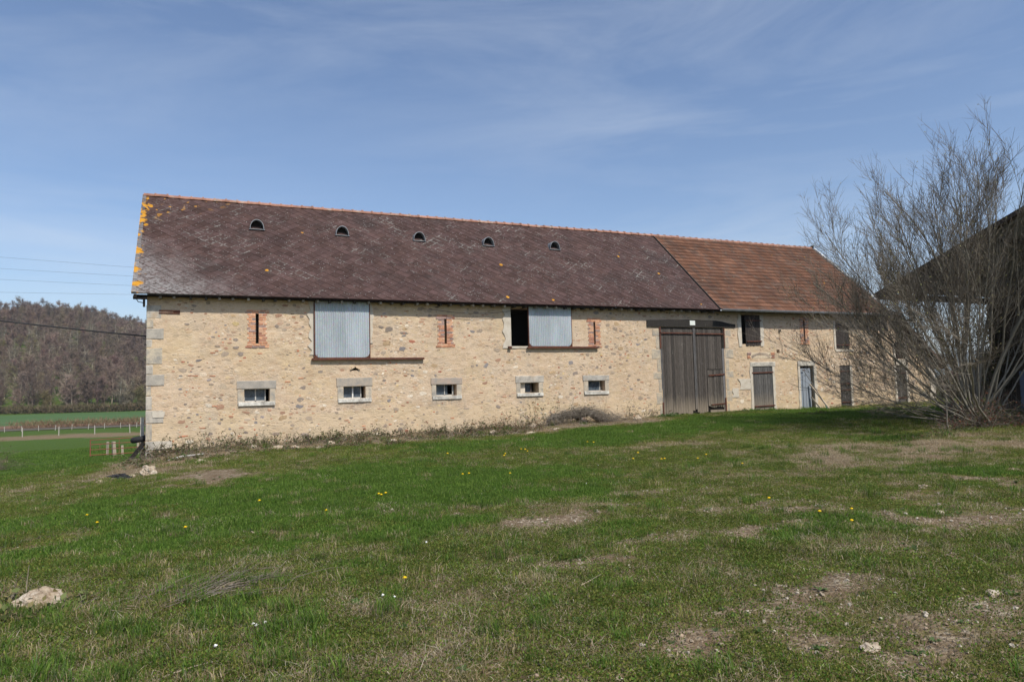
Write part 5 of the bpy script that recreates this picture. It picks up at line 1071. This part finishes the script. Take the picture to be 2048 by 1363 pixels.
def scatter(name, protos, P, rot, scl, idx, **props):
    me = bpy.data.meshes.new(name); me.vertices.add(len(P)); me.vertices.foreach_set('co', np.asarray(P, np.float32).ravel())
    for nm, ty, dt in (('rot', 'FLOAT_VECTOR', rot), ('scl', 'FLOAT', scl), ('idx', 'INT', idx)):
        a = me.attributes.new(nm, ty, 'POINT'); a.data.foreach_set('vector' if ty == 'FLOAT_VECTOR' else 'value', np.asarray(dt, np.int32 if ty == 'INT' else np.float32).ravel())
    o = bpy.data.objects.new(name, me); link(o)
    for k, v in props.items(): o[k] = v
    ng = bpy.data.node_groups.new(name, 'GeometryNodeTree'); ng.interface.new_socket('Geometry', in_out='INPUT', socket_type='NodeSocketGeometry'); ng.interface.new_socket('Geometry', in_out='OUTPUT', socket_type='NodeSocketGeometry')
    N = ng.nodes.new; gi = N('NodeGroupInput'); go_ = N('NodeGroupOutput'); ip = N('GeometryNodeInstanceOnPoints'); jn = N('GeometryNodeJoinGeometry')
    for p_ in reversed(protos):
        oi = N('GeometryNodeObjectInfo'); oi.transform_space = 'ORIGINAL'; oi.inputs['Object'].default_value = p_; oi.inputs['As Instance'].default_value = True; ng.links.new(oi.outputs['Geometry'], jn.inputs[0])
    ng.links.new(gi.outputs[0], ip.inputs['Points']); ng.links.new(jn.outputs[0], ip.inputs['Instance']); ip.inputs['Pick Instance'].default_value = True
    for nm, ty, sk in (('rot', 'FLOAT_VECTOR', 'Rotation'), ('scl', 'FLOAT', 'Scale'), ('idx', 'INT', 'Instance Index')):
        na = N('GeometryNodeInputNamedAttribute'); na.data_type = ty; na.inputs['Name'].default_value = nm; out = [q for q in na.outputs if q.enabled and q.name == 'Attribute'][0]; ng.links.new(out, ip.inputs[sk])
    ng.links.new(ip.outputs[0], go_.inputs[0]); md = o.modifiers.new('scatter', 'NODES'); md.node_group = ng; return o
def candidates(n, r0, r1, a0=-46, a1=46):
    r_ = np.sqrt(rng.uniform(r0 ** 2, r1 ** 2, n)); a = np.radians(rng.uniform(a0, a1, n) + 24.5); x = CAM.x + r_ * np.sin(a); y = CAM.y + r_ * np.cos(a); return x, y, r_
groups = {k: [] for k in PR}
for (n, r0, r1, sc_) in ((30000, 2.2, 9, 1.0), (38000, 9, 18, 1.1), (34000, 18, 34, 1.4), (9000, 34, 62, 2.2)):
    x, y, r_ = candidates(n, r0, r1, -46, 46 if r0 < 30 else 40)
    okk = ~((x > -.05) & (x < 36.6) & (y > -.06) & (y < 8.7)) & ~((x > 36.4) & (y > 30)); x, y, r_ = x[okk], y[okk], r_[okk]
    l_, d_, s_ = masks(x, y); m_ = np.clip(1.08 - 1.5 * d_, 0, 1); u = rng.uniform(0, 1, len(x))
    z_ = ground_z(x, y) + micro(x, y); sc = sc_ * rng.uniform(.75, 1.3, len(x))
    kind = np.full(len(x), 1); kind[l_ > rng.uniform(.25, .6, len(x))] = 0; kind[(s_ > rng.uniform(.25, .8, len(x)))] = 2
    v_ = rng.uniform(0, 1, len(x)); kind[(v_ < .22) & (kind == 1)] = 2; kind[(v_ < .04) & (kind == 0)] = 2; kind[(v_ > .955) & (kind != 2)] = 3; kind[(v_ > .93) & (v_ < .955)] = 4; kind[(x > -1) & (x < 2.2) & (y < -17.2) & (v_ < .10)] = 4
    keep = (u < np.where(kind == 3, .35, m_ * np.where(kind == 0, 1., .55)))
    for q, nm in enumerate(('lush', 'turf', 'dry', 'weed', 'tall')):
        w = keep & (kind == q); groups[nm].append(np.stack([x[w], y[w], z_[w], sc[w]], -1))
for nm, lst in groups.items():
    A_ = np.vstack(lst); n = len(A_); rot = np.stack([rng.normal(0, .08, n), rng.normal(0, .08, n), rng.uniform(0, 6.28, n)], -1)
    scatter('grass', PO[nm], A_[:, :3], rot, A_[:, 3], rng.integers(0, 2, n), kind='stuff', label=LAB[nm], category='grass')
pb = []
for k in range(4):
    b = MB(); b.blob((0, 0, .004), (.014, .011, .008), 80 + k, 7, 5, .35, np.array([(.30, .245, .18), (.42, .37, .30), (.22, .165, .115), (.34, .26, .19)][k])); m_ = ob('pebble', b, RUBBLE, kind='stuff', label='small pebbles on the bare soil', category='gravel'); m_.location = (5.3 + k * .2, -19.9 + .1 * k, g0(5.3 + k * .2, -19.9 + .1 * k)); pb.append(m_)
x, y, r_ = candidates(26000, 2.2, 12); l_, d_, s_ = masks(x, y); w = (d_ + rng.normal(0, .18, len(x)) > .42); x, y = x[w], y[w]; n = len(x)
scatter('gravel', pb, np.stack([x, y, ground_z(x, y) + micro(x, y)], -1), np.stack([rng.normal(0, .3, n), rng.normal(0, .3, n), rng.uniform(0, 6.28, n)], -1), rng.lognormal(-.6, .45, n), rng.integers(0, 4, n), kind='stuff', label='pebbles and grit on the bare soil', category='gravel')
# dandelions and daisies: every one an object
M = Mat('dandelion yellow', .7, .2); YEL = M.fin((.75, .50, .01)); M = Mat('daisy white', .7, .2); WHT = M.fin((.8, .8, .78)); M = Mat('stalk green', .7, .2); STG = M.fin((.09, .13, .04))
def flower(hr, h, mat, seed):
    hd = MB(); n = 14
    for k in range(n): a = k * 2.4; r_ = hr * math.sqrt((k + .5) / n); hd.add([(0, 0, .002 + h), (r_ * math.cos(a - .25), r_ * math.sin(a - .25), h + .006), (hr * 1.05 * math.cos(a), hr * 1.05 * math.sin(a), h + .004 * math.cos(a)), (r_ * math.cos(a + .25), r_ * math.sin(a + .25), h + .008)], [(0, 1, 2, 3)])
    hd.blob((0, 0, h + .004), (hr * .7, hr * .7, .010), seed, 8, 5, .1); st = MB(); st.tube([(0, 0, -.01), (.004, 0, h)], .0022, 4); a = hd.build('flower_head'); a.materials.append(mat); c_ = st.build('stalk'); c_.materials.append(STG); return a, c_
FD = flower(.021, .045, YEL, 3); FW = flower(.013, .04, WHT, 4)
DAND = [(0.13, -12.8), (-0.12, -11.73), (1.24, -14.22), (2.24, -12.65), (3.0, -14.06), (3.96, -13.11), (3.98, -13.19), (4.08, -13.07), (6.04, -11.26), (6.17, -11.26), (6.7, -12.02), (7.19, -7.07), (7.98, -8.84), (8.2, -8.41), (8.98, -7.9), (8.91, -8.18), (11.29, -7.41), (10.58, -10.54), (9.95, -11.27), (10.36, -11.72), (10.47, -11.68), (10.94, -12.19), (2.97, -18.11), (8.13, -17.83), (8.81, -17.71), (8.09, -18.31), (8.43, -16.72), (11.53, -11.75), (10.96, -13.47), (11.42, -6.86), (8.9, -7.83)]
for (x, y) in DAND:
    t = thing('dandelion', 'yellow dandelion blooming in the lawn', 'flower', (x, y, gz(x, y)), 'dandelions in the lawn'); f = 1 + .03 * max(0, math.hypot(x - 1.34, y + 24) - 6); t.scale = (f, f, f)
    ob('flower_head', FD[0], None, t); ob('stalk', FD[1], None, t)
for (x, y) in [(1.72, -18.66), (1.74, -18.69), (1.8, -18.66), (1.47, -18.96), (2.7, -18.44), (2.77, -18.52), (3.55, -16.87), (8.72, -11.85), (7.34, -13.72)]:
    t = thing('daisy', 'small white daisy low in the turf', 'flower', (x, y, gz(x, y)), 'daisies in the turf'); ob('flower_head', FW[0], None, t); ob('stalk', FW[1], None, t)

# ------------------------------------------------------------------ the wood on the hill
TBARK = Mat('far tree bark', .9, .1); M = TBARK
c = M.mix(1, M.attr(), M.ramp(M.objrand(), [(0, (1.05, 1.0, .93)), (.25, (1.5, 1.45, 1.35)), (.5, (1.6, 1.45, 1.32)), (.7, (1.2, 1.22, 1.1)), (.88, (1.5, 1.55, 1.1)), (1, (2.0, 1.95, 1.8))]), 'MULTIPLY'); c = M.mix(M.rng(M.noise(.02, 3), .45, .65, 0, .35), c, M.mix(1, c, (.8, .72, .72), 'MULTIPLY')); TBARK = M.fin(c)
def bare_tree(H, spread, seed, trunk, twig, thick=1.):
    g = np.random.default_rng(seed); b = MB(); tb_ = MB(); P = [np.array((0, 0, -.5))]; d = np.array((0, 0, 1.))
    for k in range(8): d = d + g.normal(0, .05, 3); d /= np.linalg.norm(d); P.append(P[-1] + d * H * .75 / 8)
    P = np.array(P); Rt = np.linspace(.20, .05, 9) * H / 13 * thick; tb_.tube(P, Rt, 5, trunk)
    for q in range(22):
        k = g.integers(2, 9); a = g.uniform(0, 6.28); el_ = g.uniform(.25, 1.1); dd = np.array((math.cos(a) * math.cos(el_), math.sin(a) * math.cos(el_), math.sin(el_))); L_ = spread * g.uniform(.6, 1.05) * (1.15 - .07 * k); p_ = P[k]; Q = [p_]
        for s_ in range(5): dd = dd + g.normal(0, .12, 3) + np.array((0, 0, .08)); dd /= np.linalg.norm(dd); Q.append(Q[-1] + dd * L_ / 5)
        Q = np.array(Q); tb_.tube(Q, np.linspace(.06, .02, 6) * thick, 3, np.array(trunk) * .9)
        m = 75; k3 = g.integers(1, 6, m); S0 = Q[k3] + g.normal(0, .15, (m, 3)); dv = g.normal(0, .75, (m, 3)) + np.array((0, 0, .1)) + (Q[-1] - Q[0]) / L_ * .4; dv /= np.linalg.norm(dv, axis=1)[:, None]; ln = g.uniform(.6, 1.9, (m, 1)); e = np.cross(dv, g.normal(0, 1, (m, 3))); e /= np.linalg.norm(e, axis=1)[:, None]
        w_ = g.uniform(.02, .05, (m, 1)); v = np.stack([S0 - e * w_, S0 + e * w_, S0 + dv * ln + g.normal(0, .15, (m, 3))], 1).reshape(-1, 3)
        b.add(v, np.arange(m * 3).reshape(m, 3), np.array(twig) * g.uniform(.65, 1.35, (m, 1)))
    return tb_, b
KINDS = [(13, 3.6, (.17, .145, .12), (.13, .105, .09)), (15, 4.2, (.13, .11, .095), (.115, .09, .08)), (12, 4.0, (.20, .175, .15), (.155, .12, .105)), (14, 3.2, (.34, .33, .29), (.16, .145, .115)), (9, 3.6, (.14, .12, .09), (.13, .12, .065)), (14, 3.0, (.12, .10, .09), (.15, .105, .10))]
PT = []
TL = ['bare grey-brown tree with a rounded crown at the edge of the wood', 'tall dark bare tree at the edge of the wood', 'wide pale-brown bare tree at the edge of the wood', 'slender bare tree with a whitish trunk at the edge of the wood', 'low yellow-green budding tree at the edge of the wood', 'reddish-brown narrow bare tree at the edge of the wood']
EX = [(-58, 246), (-46, 244), (-35, 243), (-21, 239.5), (-15, 239), (-28, 242)]
for k, (H, sp_, tc_, wc) in enumerate(KINDS):
    tb_, cb_ = bare_tree(H, sp_, 50 + k, tc_, wc); j = MB(); j.v = tb_.v + cb_.v; mt = tb_.build('trunk'); mt.materials.append(TBARK); mc = cb_.build('crown'); mc.materials.append(TBARK)
    # joined copy used for the mass of the wood
    j = MB(); 
    for src in (tb_, cb_):
        off = j.n
        for a, f_, c_ in zip(src.v, src.f, src.c): j.v.append(a); j.f.append(f_ + off); j.c.append(c_); j.n += len(a)
    mj = j.build('tree'); mj.materials.append(TBARK); x, y = EX[k]
    o = bpy.data.objects.new('bare_tree', mj); link(o); o.location = (x, y, float(ground_z(x, y))); o['label'] = TL[k]; o['category'] = 'tree'; o['group'] = 'bare trees along the edge of the wood'; PT.append(o)
    for q in range(2):
        t = thing('bare_tree', TL[k], 'tree', (0, 0, 0), 'bare trees along the edge of the wood'); xx = -62 + 8.2 * (k + 6 * q) * .62 + rng.uniform(-2, 2); yy = 240.5 - .17 * (xx + 13) + rng.uniform(-1.5, 3); t.location = (xx, yy, float(ground_z(xx, yy))); t.rotation_euler.z = rng.uniform(0, 6.28); f = rng.uniform(.75, 1.05); t.scale = (f, f, f)
        ob('trunk', mt, None, t); ob('crown', mc, None, t)
P = []
for yq in np.arange(242, 640, 6.2):
    for xq in np.arange(-330, 130, 6.2):
        x = xq + rng.uniform(-2.4, 2.4); y = yq + rng.uniform(-2.4, 2.4)
        if y + .17 * (x + 13) < 240: continue
        px = (x - CAM.x) * rr.x + (y - CAM.y) * rr.y; pz = (x - CAM.x) * ff.x + (y - CAM.y) * ff.y
        if px / pz > -.40 or px / pz < -.95: continue
        P.append((x, y))
P = np.array(P); n = len(P); z_ = ground_z(P[:, 0], P[:, 1]); kn = vnoise(P[:, 0] / 26, P[:, 1] / 26, 3); idx = np.clip((kn * 5 + rng.normal(0, 1.2, n)).astype(int) % 6, 0, 5); idx[(idx == 4) & (rng.uniform(0, 1, n) < .6)] = 1
scatter('woodland', PT, np.stack([P[:, 0], P[:, 1], z_], -1), np.stack([rng.normal(0, .05, n), rng.normal(0, .05, n), rng.uniform(0, 6.28, n)], -1), rng.uniform(.8, 1.25, n), idx, kind='stuff', label='leafless brown wood covering the hill on the left', category='wood')
# undergrowth at the field edge, hedge behind the barn on the right
def hedge(name, label, pts, h, seed, n=500, col=((.10, .08, .055), (.13, .10, .07), (.08, .075, .04)), size=.5):
    b = MB(); lb = MB(); m = len(pts)
    for (x, y) in pts:
        z0 = float(ground_z(x, y)); S0 = np.stack([x + rng.normal(0, 1.2, n // m), y + rng.normal(0, .8, n // m), z0 + rng.uniform(0, h, n // m) ** 1], -1); dv = rng.normal(0, .5, S0.shape) + np.array((0, 0, .8)); dv /= np.linalg.norm(dv, axis=1)[:, None]; e = np.cross(dv, rng.normal(0, 1, S0.shape)); e /= np.linalg.norm(e, axis=1)[:, None]; k = len(S0)
        v = np.stack([S0 - e * size * .06, S0 + e * size * .06, S0 + dv * size * 1.6], 1).reshape(-1, 3); b.add(v, np.arange(k * 3).reshape(k, 3), np.array(col)[rng.integers(0, len(col), k)])
    return ob(name, b, TBARK, label=label, category='hedge', kind='stuff')
hedge('undergrowth', 'brown undergrowth along the far edge of the green field', [(x, 237.5 - .17 * (x + 13)) for x in np.arange(-75, 10, 1.3)], 1.8, 1, 9000, size=1.2)
hedge('undergrowth', 'brown hedge along the railway bed', [(x, 118 - .13 * (x + 8)) for x in np.arange(-26, 4, .8)], 1.0, 2, 3000, ((.13, .08, .055), (.17, .12, .09)), .6)
for k, (px_c, n_) in enumerate(((46, 5), (52, 5), (59, 5))):
    pass
RT = [(57, 9, .5, 0), (61, 13, .42, 2), (66, 17, .5, 5), (70, 22, .42, 1), (75, 25, .5, 0), (80, 30, .55, 2), (84, 33, .45, 5), (88, 38, .6, 1), (72, 19, .4, 0)]
for k, (x, y, f, q) in enumerate(RT):
    t = bpy.data.objects.new('bare_tree', PT[q].data); link(t); t.location = (x, y, float(ground_z(x, y))); t.scale = (f * .8, f * .8, f * .62); t.rotation_euler.z = k * 1.3; t['label'] = 'small bare tree half hidden behind the shrub, right of the barn'; t['category'] = 'tree'; t['group'] = 'bare trees right of the barn'
hedge('undergrowth', 'dark scrub beyond the right end of the barn', [(x, 3 + .78 * (x - 51)) for x in np.arange(49, 92, .8)], 3.6, 4, 30000, ((.05, .045, .032), (.07, .06, .04), (.045, .05, .03)), .6)
bush('thorn_bush', 'brown thorny bush at the left edge of the pasture', 'bush', [(-8.6, 17.6, .9, 1.5, 260), (-7.6, 16.9, .7, 1.0, 120)], 1, ((.10, .08, .04),), [(.13, .10, .07), (.17, .13, .09), (.10, .08, .06)])
# blue hills far away on the right
b = MB(); n = 90; a = np.linspace(R(24), R(88), n); D = 2600; hh = 62 + 40 * (fbm(a * 9, a * 0, 4, 12) - .3)
base = np.stack([CAM.x + D * np.sin(a), CAM.y + D * np.cos(a)], -1); fr_ = np.stack([CAM.x + (D - 500) * np.sin(a), CAM.y + (D - 500) * np.cos(a)], -1); bk = np.stack([CAM.x + (D + 900) * np.sin(a), CAM.y + (D + 900) * np.cos(a)], -1)
v = np.concatenate([np.column_stack([fr_, np.full(n, -4.)]), np.column_stack([base, hh]), np.column_stack([bk, hh * .8])]); b.add(v, [(r * n + k, r * n + k + 1, (r + 1) * n + k + 1, (r + 1) * n + k) for r in range(2) for k in range(n - 1)])
M = Mat('distant woodland', .9, .1); ob('hills', b, M.fin(M.mix(M.noise(.01, 4), (.05, .06, .05), (.08, .085, .06))), smooth=True, kind='structure')

# ------------------------------------------------------------------ air
if HAZE:
    b = MB(); b.box(-700, 3800, -300, 3900, -8, 190); hz = ob('haze', b, None, kind='stuff')
    hm = bpy.data.materials.new('air'); hm.use_nodes = True; ht = hm.node_tree; ht.nodes.remove(ht.nodes['Principled BSDF']); pv = ht.nodes.new('ShaderNodeVolumePrincipled'); pv.inputs['Color'].default_value = (.78, .86, 1, 1); pv.inputs['Density'].default_value = .00015; pv.inputs['Anisotropy'].default_value = .1
    ht.links.new(pv.outputs[0], ht.nodes['Material Output'].inputs['Volume']); hz.data.materials.append(hm)
